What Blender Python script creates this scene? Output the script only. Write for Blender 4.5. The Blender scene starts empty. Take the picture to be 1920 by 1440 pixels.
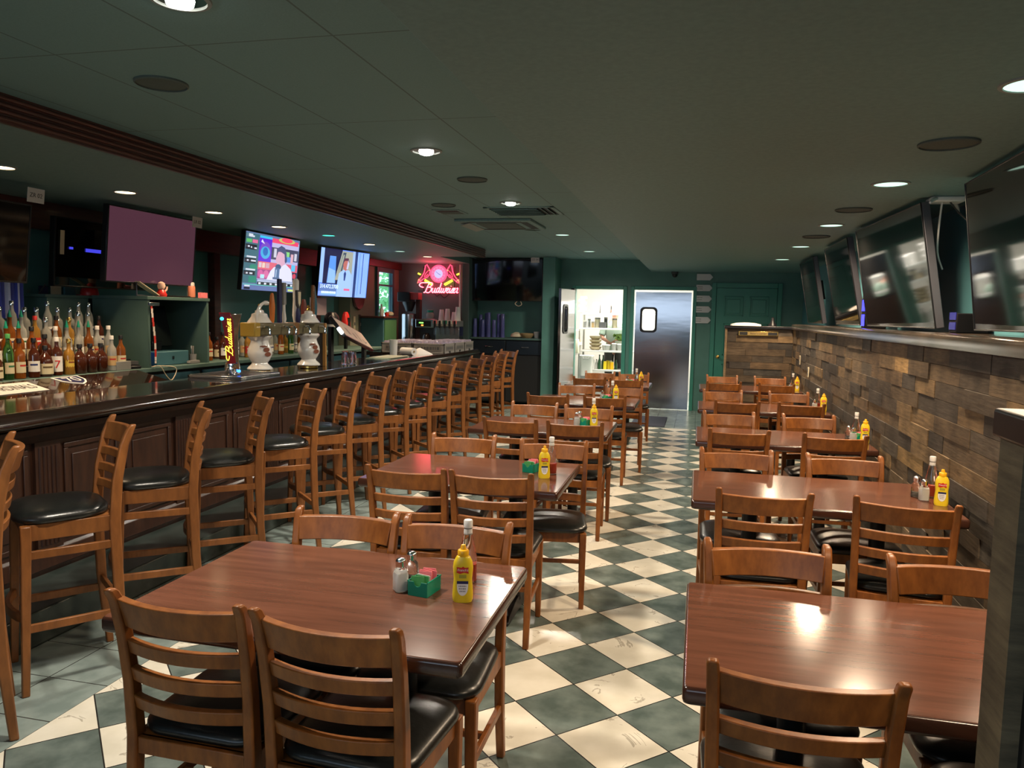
import bpy, bmesh, math, random
from mathutils import Vector, Matrix
PI = math.pi
RND = random.Random(7)
S = bpy.context.scene
COL = S.collection

# ------------------------------------------------------------------ camera
CAMZ = 1.634
cam_data = bpy.data.cameras.new('camera')
cam = bpy.data.objects.new('camera', cam_data)
COL.objects.link(cam)
S.camera = cam
cam_data.sensor_fit = 'HORIZONTAL'
cam_data.sensor_width = 36.0
cam_data.lens = 36.0 * 1443.45 / 1920.0
cam_data.clip_start = 0.05
cam_data.clip_end = 200
_yaw, _pit, _rol = 0.234237, 0.0901822, -0.0203661
_f = Vector((-math.sin(_yaw) * math.cos(_pit), math.cos(_yaw) * math.cos(_pit), -math.sin(_pit)))
_r = Vector((math.cos(_yaw), math.sin(_yaw), 0))
_d = _f.cross(_r)
_cr, _sr = math.cos(_rol), math.sin(_rol)
_right = _r * _cr + _d * _sr
_down = _d * _cr - _r * _sr
_up, _back = -_down, -_f
cam.matrix_world = Matrix(((_right.x, _up.x, _back.x, 0), (_right.y, _up.y, _back.y, 0),
                           (_right.z, _up.z, _back.z, CAMZ), (0, 0, 0, 1)))

# ------------------------------------------------------------------ world, daylight, exposure
W = bpy.data.worlds.new('daylight_sky')
S.world = W
W.use_nodes = True
_bg = W.node_tree.nodes['Background']
_bg.inputs[0].default_value = (0.62, 0.80, 1.0, 1)
_bg.inputs[1].default_value = 1.5
vs = S.view_settings
vs.view_transform = 'Standard'
vs.look = 'None'
vs.gamma = 1.0
vs.use_curve_mapping = False
vs.exposure = 0.66

def area_light(name, loc, rot, sx, sy, power, color):
    d = bpy.data.lights.new(name, 'AREA')
    d.shape = 'RECTANGLE'
    d.size, d.size_y = sx, sy
    d.energy = power
    d.color = color
    o = bpy.data.objects.new(name, d)
    o.location = loc
    o.rotation_euler = rot
    COL.objects.link(o)
    return o
# daylight that enters through the street windows behind the camera
area_light('daylight_street_window', (-1.9, -3.42, 1.95), (PI / 2, 0, 0), 5.6, 0.9, 16, (0.72, 0.86, 1.0))
# fluorescent ceiling fixtures of the kitchen
area_light('kitchen_ceiling_light', (-1.2, 15.0, 2.66), (0, 0, 0), 2.2, 1.6, 170, (1.0, 0.95, 0.86))

# ------------------------------------------------------------------ mesh helpers
class MB:
    def __init__(s):
        s.v, s.f, s.c = [], [], []
        s.col = None
    def add(s, vs_, fs_):
        n = len(s.v)
        s.v += [tuple(p) for p in vs_]
        for f in fs_:
            s.f.append([i + n for i in f])
            s.c.append(s.col)
        return s
    def bx(s, x0, x1, y0, y1, z0, z1):
        return s.add([(x0, y0, z0), (x1, y0, z0), (x1, y1, z0), (x0, y1, z0), (x0, y0, z1), (x1, y0, z1), (x1, y1, z1), (x0, y1, z1)],
                     [(0, 3, 2, 1), (4, 5, 6, 7), (0, 1, 5, 4), (1, 2, 6, 5), (2, 3, 7, 6), (3, 0, 4, 7)])
    def obx(s, c, size, m):
        """box of given size about c, turned by matrix m"""
        h = [q / 2 for q in size]
        P = []
        for sz in (-1, 1):
            for sx, sy in ((-1, -1), (1, -1), (1, 1), (-1, 1)):
                P.append(Vector(c) + m @ Vector((sx * h[0], sy * h[1], sz * h[2])))
        return s.add(P, [(0, 3, 2, 1), (4, 5, 6, 7), (0, 1, 5, 4), (1, 2, 6, 5), (2, 3, 7, 6), (3, 0, 4, 7)])
    def loft(s, rings, cap0=True, cap1=True):
        n = len(rings[0])
        V = [p for r in rings for p in r]
        F = []
        for k in range(len(rings) - 1):
            a, b = k * n, (k + 1) * n
            for i in range(n):
                j = (i + 1) % n
                F.append((a + i, a + j, b + j, b + i))
        if cap0: F.append(tuple(range(n - 1, -1, -1)))
        if cap1: F.append(tuple((len(rings) - 1) * n + i for i in range(n)))
        return s.add(V, F)
    def post(s, path):
        """upright post; path rows are (x, y, z, width_x, depth_y)"""
        R = []
        for x, y, z, w, d in path:
            w, d = w / 2, d / 2
            R.append([(x - w, y - d, z), (x + w, y - d, z), (x + w, y + d, z), (x - w, y + d, z)])
        return s.loft(R)
    def rail(s, pts, h, t, lean=0.0):
        """flat rail of height h and thickness t along pts; lean tips its top along -normal"""
        R = []
        n = len(pts)
        for i, p in enumerate(pts):
            a, b = Vector(pts[max(i - 1, 0)]), Vector(pts[min(i + 1, n - 1)])
            d = (b - a); d.z = 0; d.normalize()
            nn = Vector((-d.y, d.x, 0)) * (t / 2)
            p = Vector(p)
            up = Vector((0, 0, h / 2)) - nn.normalized() * lean * h / 2
            R.append([p - up - nn, p - up + nn, p + up + nn, p + up - nn])
        return s.loft(R)
    def tube(s, pts, r, n=8, closed=False):
        pts = [Vector(p) for p in pts]
        m = len(pts)
        R = []
        ref = None
        for i in range(m):
            if closed: a, b = pts[(i - 1) % m], pts[(i + 1) % m]
            else: a, b = pts[max(i - 1, 0)], pts[min(i + 1, m - 1)]
            d = (b - a).normalized()
            if ref is None: ref = Vector((0, 0, 1)) if abs(d.z) < 0.9 else Vector((1, 0, 0))
            u = d.cross(ref).normalized()
            w = u.cross(d).normalized()
            ref = w
            rr = r[i] if isinstance(r, (list, tuple)) else r
            R.append([pts[i] + (u * math.cos(q) + w * math.sin(q)) * rr for q in [2 * PI * k / n for k in range(n)]])
        if closed:
            R.append(R[0])
            return s.loft(R, False, False)
        return s.loft(R)
    def lathe(s, prof, c=(0, 0, 0), n=16, cap0=True, cap1=True, sx=1.0, sy=1.0):
        R = []
        for r, z in prof:
            R.append([(c[0] + r * sx * math.cos(2 * PI * k / n), c[1] + r * sy * math.sin(2 * PI * k / n), c[2] + z) for k in range(n)])
        return s.loft(R, cap0, cap1)
    def prism(s, poly, a, b, axis='z'):
        """poly of 2-D points carried from a to b along the axis"""
        def P(u, v, w):
            return {'z': (u, v, w), 'y': (u, w, v), 'x': (w, u, v)}[axis]
        return s.loft([[P(u, v, a) for u, v in poly], [P(u, v, b) for u, v in poly]])
    def quad(s, P):
        return s.add(P, [tuple(range(len(P)))])
    def build(s, name, mat, parent=None, smooth=False, bevel=0.0, seg=2, sub=0, sharp=40):
        me = bpy.data.meshes.new(name)
        me.from_pydata(s.v, [], s.f)
        if any(c is not None for c in s.c):
            at = me.color_attributes.new('paint', 'FLOAT_COLOR', 'CORNER')
            k = 0
            for pi, p in enumerate(me.polygons):
                c = s.c[pi] or (1, 1, 1)
                for _ in p.loop_indices:
                    at.data[k].color = (c[0], c[1], c[2], 1)
                    k += 1
        bm = bmesh.new(); bm.from_mesh(me)
        bmesh.ops.recalc_face_normals(bm, faces=bm.faces)
        bm.to_mesh(me); bm.free()
        if smooth:
            me.shade_smooth()
            me.set_sharp_from_angle(angle=math.radians(sharp))
        me.materials.append(mat)
        o = bpy.data.objects.new(name, me)
        COL.objects.link(o)
        if parent: o.parent = parent
        if bevel:
            b = o.modifiers.new('edge', 'BEVEL'); b.width = bevel; b.segments = seg; b.limit_method = 'ANGLE'; b.angle_limit = math.radians(35)
            if not smooth:
                me.shade_smooth(); me.set_sharp_from_angle(angle=math.radians(30))
            b.harden_normals = False
        if sub:
            m = o.modifiers.new('soft', 'SUBSURF'); m.levels = sub; m.render_levels = sub
            me.shade_smooth()
        return o

def tag(o, label, cat, group=None, kind=None):
    o['label'] = label; o['category'] = cat
    if group: o['group'] = group
    if kind: o['kind'] = kind
    return o
def thing(name, label, cat, loc=(0, 0, 0), rz=0.0, group=None, rot=None):
    o = bpy.data.objects.new(name, None)
    o.empty_display_size = 0.1
    COL.objects.link(o)
    o.location = loc
    o.rotation_euler = rot if rot else (0, 0, rz)
    return tag(o, label, cat, group)
def struct(o):
    o['kind'] = 'structure'
    return o
KIDS = {}
def copy_tree(o, parent=None):
    c = o.copy()
    COL.objects.link(c)
    if parent: c.parent = parent
    for ch in [q for q in bpy.data.objects if q.parent == o and q != c]:
        copy_tree(ch, c)
    return c
def copy_thing(o, label, loc, rz=None, group=None, rot=None):
    c = copy_tree(o)
    c['label'] = label
    c.location = loc
    if rz is not None: c.rotation_euler = (0, 0, rz)
    if rot is not None: c.rotation_euler = rot
    if group: c['group'] = group
    return c
def text(name, body, size, mat, parent=None, loc=(0, 0, 0), rot=(PI / 2, 0, 0), extrude=0.0004, sx=1.0, align='CENTER', shear=0.0):
    """lettering as a plain mesh"""
    c = bpy.data.curves.new(name, 'FONT')
    c.body = body; c.size = size; c.extrude = extrude; c.align_x = align; c.align_y = 'CENTER'; c.shear = shear
    tmp = bpy.data.objects.new('lettering_curve', c)
    COL.objects.link(tmp)
    bpy.context.view_layer.update()
    me = bpy.data.meshes.new_from_object(tmp.evaluated_get(bpy.context.evaluated_depsgraph_get()))
    bpy.data.objects.remove(tmp); bpy.data.curves.remove(c)
    me.materials.clear(); me.materials.append(mat)
    o = bpy.data.objects.new(name, me)
    COL.objects.link(o)
    o.location = loc; o.rotation_euler = rot; o.scale = (sx, 1, 1)
    if parent: o.parent = parent
    return o
def marks(name, mat, parent, rows, loc, rot, r=3):
    """illegible small print: rows of (x0, x1, y, height) dashes on the local xy plane"""
    b = MB()
    rr = random.Random(r)
    for x0, x1, y, h in rows:
        x = x0
        while x < x1:
            w = rr.uniform(0.4, 1.1) * h
            b.quad([(x, y, 0), (min(x + w, x1), y, 0), (min(x + w, x1), y + h, 0), (x, y + h, 0)])
            x += w + 0.3 * h
    o = b.build(name, mat, parent)
    o.location = loc; o.rotation_euler = rot
    return o
def catmull(P, k=5):
    P = [Vector(p) for p in P]
    out = []
    for i in range(len(P) - 1):
        a, b, c, d = P[max(i - 1, 0)], P[i], P[i + 1], P[min(i + 2, len(P) - 1)]
        for q in range(k):
            t = q / k
            out.append(0.5 * ((2 * b) + (c - a) * t + (2 * a - 5 * b + 4 * c - d) * t * t + (3 * b - a - 3 * c + d) * t ** 3))
    out.append(P[-1])
    return out
def rrect(w, h, r, n=5):
    """rounded rectangle outline about the origin"""
    P = []
    for cx, cy, a0 in ((w / 2 - r, h / 2 - r, 0), (-w / 2 + r, h / 2 - r, PI / 2), (-w / 2 + r, -h / 2 + r, PI), (w / 2 - r, -h / 2 + r, 1.5 * PI)):
        for k in range(n + 1):
            a = a0 + PI / 2 * k / n
            P.append((cx + r * math.cos(a), cy + r * math.sin(a)))
    return P

# ------------------------------------------------------------------ materials
def srgb(r, g, b):
    def q(c):
        c /= 255.0
        return c / 12.92 if c <= 0.04045 else ((c + 0.055) / 1.055) ** 2.4
    return (q(r), q(g), q(b))
def new_mat(name):
    m = bpy.data.materials.new(name)
    m.use_nodes = True
    nt = m.node_tree
    return m, nt, nt.nodes['Principled BSDF']
def plain(name, col, rough=0.5, metal=0.0, spec=0.5, coat=0.0, emit=None, es=0.0, trans=0.0, ior=1.45, alpha=1.0):
    m, nt, b = new_mat(name)
    b.inputs['Base Color'].default_value = (*col, 1)
    b.inputs['Roughness'].default_value = rough
    b.inputs['Metallic'].default_value = metal
    b.inputs['Specular IOR Level'].default_value = spec
    b.inputs['Coat Weight'].default_value = coat
    b.inputs['Transmission Weight'].default_value = trans
    b.inputs['IOR'].default_value = ior
    b.inputs['Alpha'].default_value = alpha
    if emit:
        b.inputs['Emission Color'].default_value = (*emit, 1)
        b.inputs['Emission Strength'].default_value = es
    return m
def N(nt, t, **kw):
    n = nt.nodes.new(t)
    for k, v in kw.items():
        if k.startswith('i_'):
            n.inputs[int(k[2:])].default_value = v
        else: setattr(n, k, v)
    return n
def mth(nt, op, a, b=None, c=None):
    n = nt.nodes.new('ShaderNodeMath'); n.operation = op
    for i, q in enumerate((a, b, c)):
        if q is None: continue
        if isinstance(q, (int, float)): n.inputs[i].default_value = q
        else: nt.links.new(q, n.inputs[i])
    return n.outputs[0]
def mix(nt, fac, a, b, mode='MIX'):
    n = nt.nodes.new('ShaderNodeMix'); n.data_type = 'RGBA'; n.blend_type = mode
    for sock, q in ((n.inputs[0], fac), (n.inputs[6], a), (n.inputs[7], b)):
        if isinstance(q, (int, float)): sock.default_value = q
        elif isinstance(q, tuple): sock.default_value = (*q, 1)
        else: nt.links.new(q, sock)
    return n.outputs[2]
def grained(name, dark, light, scale=(1, 1, 1), nscale=6.0, rough=0.35, coat=0.0, bump=0.0, var=0.0, detail=4, spec=0.5):
    """wood-like or mottled surface: noise stretched along object axes, tinted per object by var"""
    m, nt, b = new_mat(name)
    tc = N(nt, 'ShaderNodeTexCoord')
    mp = N(nt, 'ShaderNodeMapping'); mp.inputs['Scale'].default_value = scale
    nt.links.new(tc.outputs['Object'], mp.inputs[0])
    no = N(nt, 'ShaderNodeTexNoise'); no.inputs['Scale'].default_value = nscale; no.inputs['Detail'].default_value = detail; no.inputs['Roughness'].default_value = 0.6
    nt.links.new(mp.outputs[0], no.inputs['Vector'])
    cr = N(nt, 'ShaderNodeValToRGB')
    cr.color_ramp.elements[0].position = 0.32; cr.color_ramp.elements[0].color = (*dark, 1)
    cr.color_ramp.elements[1].position = 0.68; cr.color_ramp.elements[1].color = (*light, 1)
    nt.links.new(no.outputs[0], cr.inputs[0])
    out = cr.outputs[0]
    if var:
        oi = N(nt, 'ShaderNodeObjectInfo')
        k = mth(nt, 'MULTIPLY_ADD', oi.outputs['Random'], 2 * var, 1 - var)
        vm = N(nt, 'ShaderNodeVectorMath', operation='SCALE')
        nt.links.new(out, vm.inputs[0]); nt.links.new(k, vm.inputs['Scale'])
        out = vm.outputs[0]
    nt.links.new(out, b.inputs['Base Color'])
    b.inputs['Roughness'].default_value = rough
    b.inputs['Coat Weight'].default_value = coat
    b.inputs['Coat Roughness'].default_value = 0.16
    b.inputs['Specular IOR Level'].default_value = spec
    if bump:
        bp = N(nt, 'ShaderNodeBump'); bp.inputs['Strength'].default_value = bump; bp.inputs['Distance'].default_value = 0.004
        nt.links.new(no.outputs[0], bp.inputs['Height']); nt.links.new(bp.outputs[0], b.inputs['Normal'])
    return m
def painted(name, rough=0.5, emis=0.0, base=True, noise=0.0, nscale=(1, 1, 1), spec=0.5):
    """takes its flat colours from the mesh (printed picture, planks); emis > 0 for lit screens"""
    m, nt, b = new_mat(name)
    at = N(nt, 'ShaderNodeAttribute'); at.attribute_name = 'paint'
    out = at.outputs['Color']
    if noise:
        tc = N(nt, 'ShaderNodeTexCoord'); mp = N(nt, 'ShaderNodeMapping'); mp.inputs['Scale'].default_value = nscale
        nt.links.new(tc.outputs['Object'], mp.inputs[0])
        no = N(nt, 'ShaderNodeTexNoise'); no.inputs['Scale'].default_value = 5; no.inputs['Detail'].default_value = 6; no.inputs['Roughness'].default_value = 0.65
        nt.links.new(mp.outputs[0], no.inputs['Vector'])
        no2 = N(nt, 'ShaderNodeTexNoise'); no2.inputs['Scale'].default_value = 5.5; no2.inputs['Detail'].default_value = 5
        nt.links.new(tc.outputs['Object'], no2.inputs['Vector'])
        k = mth(nt, 'MAXIMUM', mth(nt, 'MULTIPLY_ADD', no.outputs[0], 5 * noise, 1 - 2.5 * noise), 0.25)
        k2 = mth(nt, 'MAXIMUM', mth(nt, 'MULTIPLY_ADD', no2.outputs[0], noise * 5, 1 - noise * 2.5), 0.35)
        k = mth(nt, 'MULTIPLY', k, k2)
        vm = N(nt, 'ShaderNodeVectorMath', operation='SCALE')
        nt.links.new(out, vm.inputs[0]); nt.links.new(k, vm.inputs['Scale'])
        out = vm.outputs[0]
        bp = N(nt, 'ShaderNodeBump'); bp.inputs['Strength'].default_value = 0.35; bp.inputs['Distance'].default_value = 0.004
        nt.links.new(no.outputs[0], bp.inputs['Height']); nt.links.new(bp.outputs[0], b.inputs['Normal'])
    if base: nt.links.new(out, b.inputs['Base Color'])
    else: b.inputs['Base Color'].default_value = (0.01, 0.01, 0.01, 1)
    if emis:
        nt.links.new(out, b.inputs['Emission Color']); b.inputs['Emission Strength'].default_value = emis
    b.inputs['Roughness'].default_value = rough
    b.inputs['Specular IOR Level'].default_value = spec
    return m

M = {}
M['chair_wood'] = grained('chair_wood', (0.150, 0.046, 0.010), (0.270, 0.092, 0.019), (3, 3, 1), 9, 0.38, 0.04, var=0.12, spec=0.32)
M['stool_wood'] = grained('stool_wood', (0.150, 0.053, 0.015), (0.245, 0.090, 0.024), (3, 3, 0.8), 9, 0.38, 0.05, var=0.10, spec=0.35)
M['table_wood'] = grained('table_wood', (0.082, 0.032, 0.019), (0.132, 0.052, 0.031), (0.8, 9, 4), 3.2, 0.15, 0.06, var=0.06, spec=0.3, detail=6)
M['table_edge'] = grained('table_edge', (0.028, 0.010, 0.006), (0.05, 0.018, 0.010), (1, 6, 4), 4, 0.22, 0.3)
M['vinyl'] = grained('black_vinyl', (0.006, 0.007, 0.007), (0.013, 0.014, 0.013), (1, 1, 1), 60, 0.30, 0.0, bump=0.15)
M['iron'] = plain('black_cast_iron', (0.010, 0.011, 0.011), 0.45)
M['bar_wood'] = grained('bar_panel_wood', (0.022, 0.008, 0.0045), (0.044, 0.016, 0.008), (6, 6, 1), 5, 0.4, 0.1)
M['bar_top'] = grained('bar_top_lacquer', (0.010, 0.005, 0.003), (0.022, 0.010, 0.006), (6, 1, 2), 4, 0.05, 0.6)
M['rail_wood'] = grained('bar_rail_wood', (0.012, 0.006, 0.004), (0.022, 0.010, 0.006), (4, 1, 4), 4, 0.10, 0.8)
M['red_wood'] = grained('reddish_trim_wood', (0.045, 0.012, 0.008), (0.095, 0.024, 0.014), (3, 0.8, 8), 4, 0.4, 0.1)
M['teal'] = grained('teal_green_paint', (0.066, 0.178, 0.148), (0.080, 0.212, 0.178), (1, 1, 1), 3, 0.45)
M['teal_grey'] = grained('grey_green_paint', (0.055, 0.105, 0.092), (0.066, 0.124, 0.108), (1, 1, 1), 3, 0.5)
M['teal_trim'] = plain('teal_trim_paint', (0.045, 0.235, 0.175), 0.35)
M['teal_blue'] = plain('blue_teal_paint', (0.040, 0.120, 0.145), 0.45)
M['black'] = plain('black_plastic', (0.006, 0.006, 0.007), 0.35)
M['black_matte'] = plain('black_matte', (0.008, 0.009, 0.010), 0.6)
M['screen_off'] = plain('dark_glass_screen', (0.004, 0.004, 0.004), 0.05, spec=0.8)
M['silver_edge'] = plain('grey_silver_bezel', (0.085, 0.085, 0.10), 0.4, 0.5)
M['purple_screen'] = plain('screen_backlight_purple', (0.01, 0.005, 0.008), 0.15, emit=(0.050, 0.018, 0.028), es=1.0)
M['steel'] = plain('brushed_steel', (0.42, 0.42, 0.43), 0.22, 1.0)
M['chrome'] = plain('chrome', (0.75, 0.75, 0.75), 0.08, 1.0)
M['brass'] = plain('brass', (0.55, 0.36, 0.10), 0.25, 1.0)
M['white'] = plain('white_plastic', (0.70, 0.68, 0.64), 0.4)
M['paper'] = plain('white_paper', (0.62, 0.60, 0.56), 0.8)
M['cream'] = plain('cream_paper', (0.60, 0.52, 0.36), 0.8)
M['grey'] = plain('grey_plastic', (0.20, 0.20, 0.19), 0.5)
M['grey_dark'] = plain('dark_grey_plastic', (0.05, 0.05, 0.05), 0.5)
M['ceramic'] = plain('white_glazed_ceramic', (0.62, 0.60, 0.56), 0.12, coat=0.5)
M['glass'] = plain('clear_glass', (0.95, 0.97, 0.96), 0.02, trans=1.0, ior=1.45)
M['green_glass'] = plain('green_glass', (0.10, 0.30, 0.08), 0.04, trans=0.85, ior=1.45)
M['amber'] = plain('amber_spirit', (0.30, 0.09, 0.015), 0.06, trans=0.45, ior=1.4)
M['dark_amber'] = plain('dark_brown_spirit', (0.055, 0.014, 0.006), 0.06, spec=0.7)
M['gold_spirit'] = plain('golden_spirit', (0.50, 0.26, 0.05), 0.06, trans=0.5, ior=1.4)
M['clear_spirit'] = plain('clear_spirit', (0.55, 0.56, 0.52), 0.05, trans=0.6, ior=1.35)
M['red'] = plain('red_plastic', (0.50, 0.02, 0.015), 0.35)
M['pink'] = plain('pink_paper', (0.80, 0.20, 0.22), 0.7)
M['green_paper'] = plain('green_paper', (0.06, 0.30, 0.08), 0.7)
M['caddy'] = plain('green_plastic', (0.0, 0.21, 0.13), 0.35)
M['mustard'] = plain('yellow_mustard_plastic', (0.72, 0.52, 0.02), 0.30)
M['mustard_cap'] = plain('deep_yellow_cap', (0.76, 0.40, 0.01), 0.35)
M['ketchup'] = plain('ketchup', (0.38, 0.035, 0.008), 0.35)
M['salt'] = plain('salt', (0.75, 0.74, 0.72), 0.9)
M['pepper'] = plain('ground_pepper', (0.10, 0.085, 0.07), 0.9)
M['navy'] = plain('navy_print', (0.012, 0.016, 0.07), 0.5)
M['ink'] = plain('black_ink', (0.010, 0.010, 0.012), 0.6)
M['white_ink'] = plain('white_ink', (0.75, 0.73, 0.70), 0.6)
M['tan'] = plain('tan_cardboard', (0.32, 0.22, 0.10), 0.8)
M['blue_cup'] = plain('blue_plastic_cup', (0.12, 0.13, 0.36), 0.25, trans=0.15)
M['foam'] = plain('white_foam', (0.70, 0.67, 0.64), 0.7)
M['mirror'] = plain('dark_mirror', (0.75, 0.82, 0.80), 0.02, 1.0)
M['print'] = painted('printed_colours', 0.5)
M['screen_on'] = painted('lit_screen', 0.15, emis=0.85, base=False)
M['planks'] = painted('barn_planks', 0.62, noise=0.42, nscale=(2, 1.4, 14), spec=0.35)
# ------------------------------------------------------------------ floor
def floor_mat():
    m, nt, b = new_mat('diamond_checker_tile')
    T = 0.305; h = T * math.sqrt(0.5); x0, y0 = -0.4714, 2.8426
    geo = N(nt, 'ShaderNodeNewGeometry')
    sp = N(nt, 'ShaderNodeSeparateXYZ'); nt.links.new(geo.outputs['Position'], sp.inputs[0])
    X, Y = sp.outputs[0], sp.outputs[1]
    dx = mth(nt, 'SUBTRACT', X, x0); dy = mth(nt, 'SUBTRACT', Y, y0)
    i = mth(nt, 'DIVIDE', mth(nt, 'ADD', dx, dy), 2 * h)
    j = mth(nt, 'DIVIDE', mth(nt, 'SUBTRACT', dx, dy), 2 * h)
    par = mth(nt, 'MODULO', mth(nt, 'ADD', mth(nt, 'ADD', mth(nt, 'FLOOR', i), mth(nt, 'FLOOR', j)), 400.0), 2.0)   # 1 = dark
    def line(u, wd):
        fr = mth(nt, 'FRACT', mth(nt, 'ADD', u, 100.0))
        d = mth(nt, 'MINIMUM', fr, mth(nt, 'SUBTRACT', 1.0, fr))
        return mth(nt, 'LESS_THAN', d, wd)
    g1 = mth(nt, 'MAXIMUM', line(i, 0.009), line(j, 0.009))
    # straight grey tiles of the border along the bar and of the kitchen end
    p, q = mth(nt, 'DIVIDE', mth(nt, 'ADD', X, 2.413), T), mth(nt, 'DIVIDE', mth(nt, 'SUBTRACT', Y, 11.55), T)
    g2 = mth(nt, 'MAXIMUM', line(p, 0.009), line(q, 0.009))
    bord = mth(nt, 'MAXIMUM', mth(nt, 'LESS_THAN', X, -2.413), mth(nt, 'GREATER_THAN', Y, 11.55))
    n1 = N(nt, 'ShaderNodeTexNoise', i_2=7.0, i_3=5.0); nt.links.new(geo.outputs['Position'], n1.inputs['Vector'])
    n2 = N(nt, 'ShaderNodeTexNoise', i_2=2.2, i_3=6.0); nt.links.new(geo.outputs['Position'], n2.inputs['Vector'])
    n2.inputs['Distortion'].default_value = 1.2
    # marble veins
    v = mth(nt, 'ABSOLUTE', mth(nt, 'SUBTRACT', n2.outputs[0], 0.5))
    vein = mth(nt, 'MULTIPLY', mth(nt, 'LESS_THAN', v, 0.006), mth(nt, 'GREATER_THAN', n1.outputs[0], 0.52))
    def ramp(src, a, c, e0=0.35, e1=0.68):
        r = N(nt, 'ShaderNodeValToRGB'); r.color_ramp.elements[0].position = e0; r.color_ramp.elements[1].position = e1
        r.color_ramp.elements[0].color = (*a, 1); r.color_ramp.elements[1].color = (*c, 1)
        nt.links.new(src, r.inputs[0]); return r.outputs[0]
    cream = ramp(n1.outputs[0], (0.60, 0.56, 0.46), (0.70, 0.66, 0.56))
    cream = mix(nt, mth(nt, 'MULTIPLY', vein, 0.55), cream, (0.20, 0.17, 0.12))
    grey = ramp(n1.outputs[0], (0.070, 0.095, 0.086), (0.155, 0.190, 0.174))
    greyb = ramp(n1.outputs[0], (0.17, 0.215, 0.20), (0.27, 0.325, 0.305))
    col = mix(nt, par, cream, grey)
    col = mix(nt, g1, col, (0.018, 0.019, 0.018))
    colb = mix(nt, g2, greyb, (0.035, 0.037, 0.035))
    col = mix(nt, bord, col, colb)
    nt.links.new(col, b.inputs['Base Color'])
    b.inputs['Roughness'].default_value = 0.24
    g = mth(nt, 'MULTIPLY', mix_val(nt, bord, g1, g2), -1.0)
    bp = N(nt, 'ShaderNodeBump'); bp.inputs['Strength'].default_value = 0.3; bp.inputs['Distance'].default_value = 0.002
    nt.links.new(g, bp.inputs['Height']); nt.links.new(bp.outputs[0], b.inputs['Normal'])
    return m
def mix_val(nt, f, a, b):
    return mth(nt, 'ADD', mth(nt, 'MULTIPLY', a, mth(nt, 'SUBTRACT', 1.0, f)), mth(nt, 'MULTIPLY', b, f))
def ceiling_mat():
    m, nt, b = new_mat('dark_green_ceiling_tile')
    geo = N(nt, 'ShaderNodeNewGeometry'); sp = N(nt, 'ShaderNodeSeparateXYZ'); nt.links.new(geo.outputs['Position'], sp.inputs[0])
    def line(u, wd):
        fr = mth(nt, 'FRACT', mth(nt, 'ADD', u, 100.0)); d = mth(nt, 'MINIMUM', fr, mth(nt, 'SUBTRACT', 1.0, fr))
        return mth(nt, 'LESS_THAN', d, wd)
    a = line(mth(nt, 'DIVIDE', mth(nt, 'ADD', sp.outputs[0], 1.345), 0.61), 0.007)
    c = line(mth(nt, 'DIVIDE', mth(nt, 'SUBTRACT', sp.outputs[1], 2.69), 1.22), 0.0035)
    g = mth(nt, 'MAXIMUM', a, c)
    n1 = N(nt, 'ShaderNodeTexNoise', i_2=130.0, i_3=2.0); nt.links.new(geo.outputs['Position'], n1.inputs['Vector'])
    n2 = N(nt, 'ShaderNodeTexNoise', i_2=0.8, i_3=2.0); nt.links.new(geo.outputs['Position'], n2.inputs['Vector'])
    col = mix(nt, n1.outputs[0], (0.126, 0.226, 0.222), (0.166, 0.284, 0.278))
    col = mix(nt, mth(nt, 'MULTIPLY', g, 0.65), col, (0.05, 0.06, 0.05))
    nt.links.new(col, b.inputs['Base Color'])
    b.inputs['Roughness'].default_value = 0.75
    bp = N(nt, 'ShaderNodeBump'); bp.inputs['Strength'].default_value = 0.5; bp.inputs['Distance'].default_value = 0.003
    nt.links.new(mth(nt, 'SUBTRACT', mth(nt, 'MULTIPLY', n1.outputs[0], 0.5), g), bp.inputs['Height']); nt.links.new(bp.outputs[0], b.inputs['Normal'])
    return m
M['floor'] = floor_mat()
M['ceil_tile'] = ceiling_mat()
M['soffit'] = grained('dark_green_soffit_paint', (0.120, 0.214, 0.208), (0.146, 0.252, 0.244), (1, 1, 1), 40, 0.6)
M['kitchen_white'] = plain('kitchen_wall_white', (0.62, 0.60, 0.55), 0.5)
M['step_tile'] = grained('dark_step_tile', (0.020, 0.030, 0.026), (0.045, 0.058, 0.052), (1, 1, 1), 8, 0.3)

struct(MB().bx(-6.2, 2.0, -3.7, 18.0, -0.1, 0.0).build('floor', M['floor']))
CZ = 2.64
struct(MB().bx(-6.2, 2.0, -3.7, 18.0, CZ + 0.06, CZ + 0.12).build('roof_slab', M['black_matte']))
struct(MB().bx(-3.3, -0.83, -3.6, 13.9, CZ, CZ + 0.05).build('ceiling', M['ceil_tile']))
struct(MB().bx(-0.83, 1.75, -3.6, 13.9, 2.43, CZ + 0.05).build('ceiling_soffit_right', M['soffit'], bevel=0.004))
b = MB().bx(-5.9, -3.3, -3.6, 11.7, 2.52, CZ + 0.05)
b.bx(-5.9, -4.00, 11.7, 13.45, 2.52, CZ + 0.05)
b.bx(-4.00, -3.3, 11.7, 13.9, CZ, CZ + 0.05)
struct(b.build('ceiling_soffit_bar', M['soffit']))
# reeded wood fascia on the edge of the bar soffit
b = MB().bx(-3.30, -3.275, -3.6, 11.72, 2.50, CZ)
for k in range(4):
    z = 2.522 + k * 0.032
    b.prism([(-3.275 + 0.012 * math.sin(PI * q / 6), z - 0.012 * math.cos(PI * q / 6)) for q in range(7)], -3.6, 11.72, 'y')
struct(b.build('trim_1', M['red_wood'], smooth=True))

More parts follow.
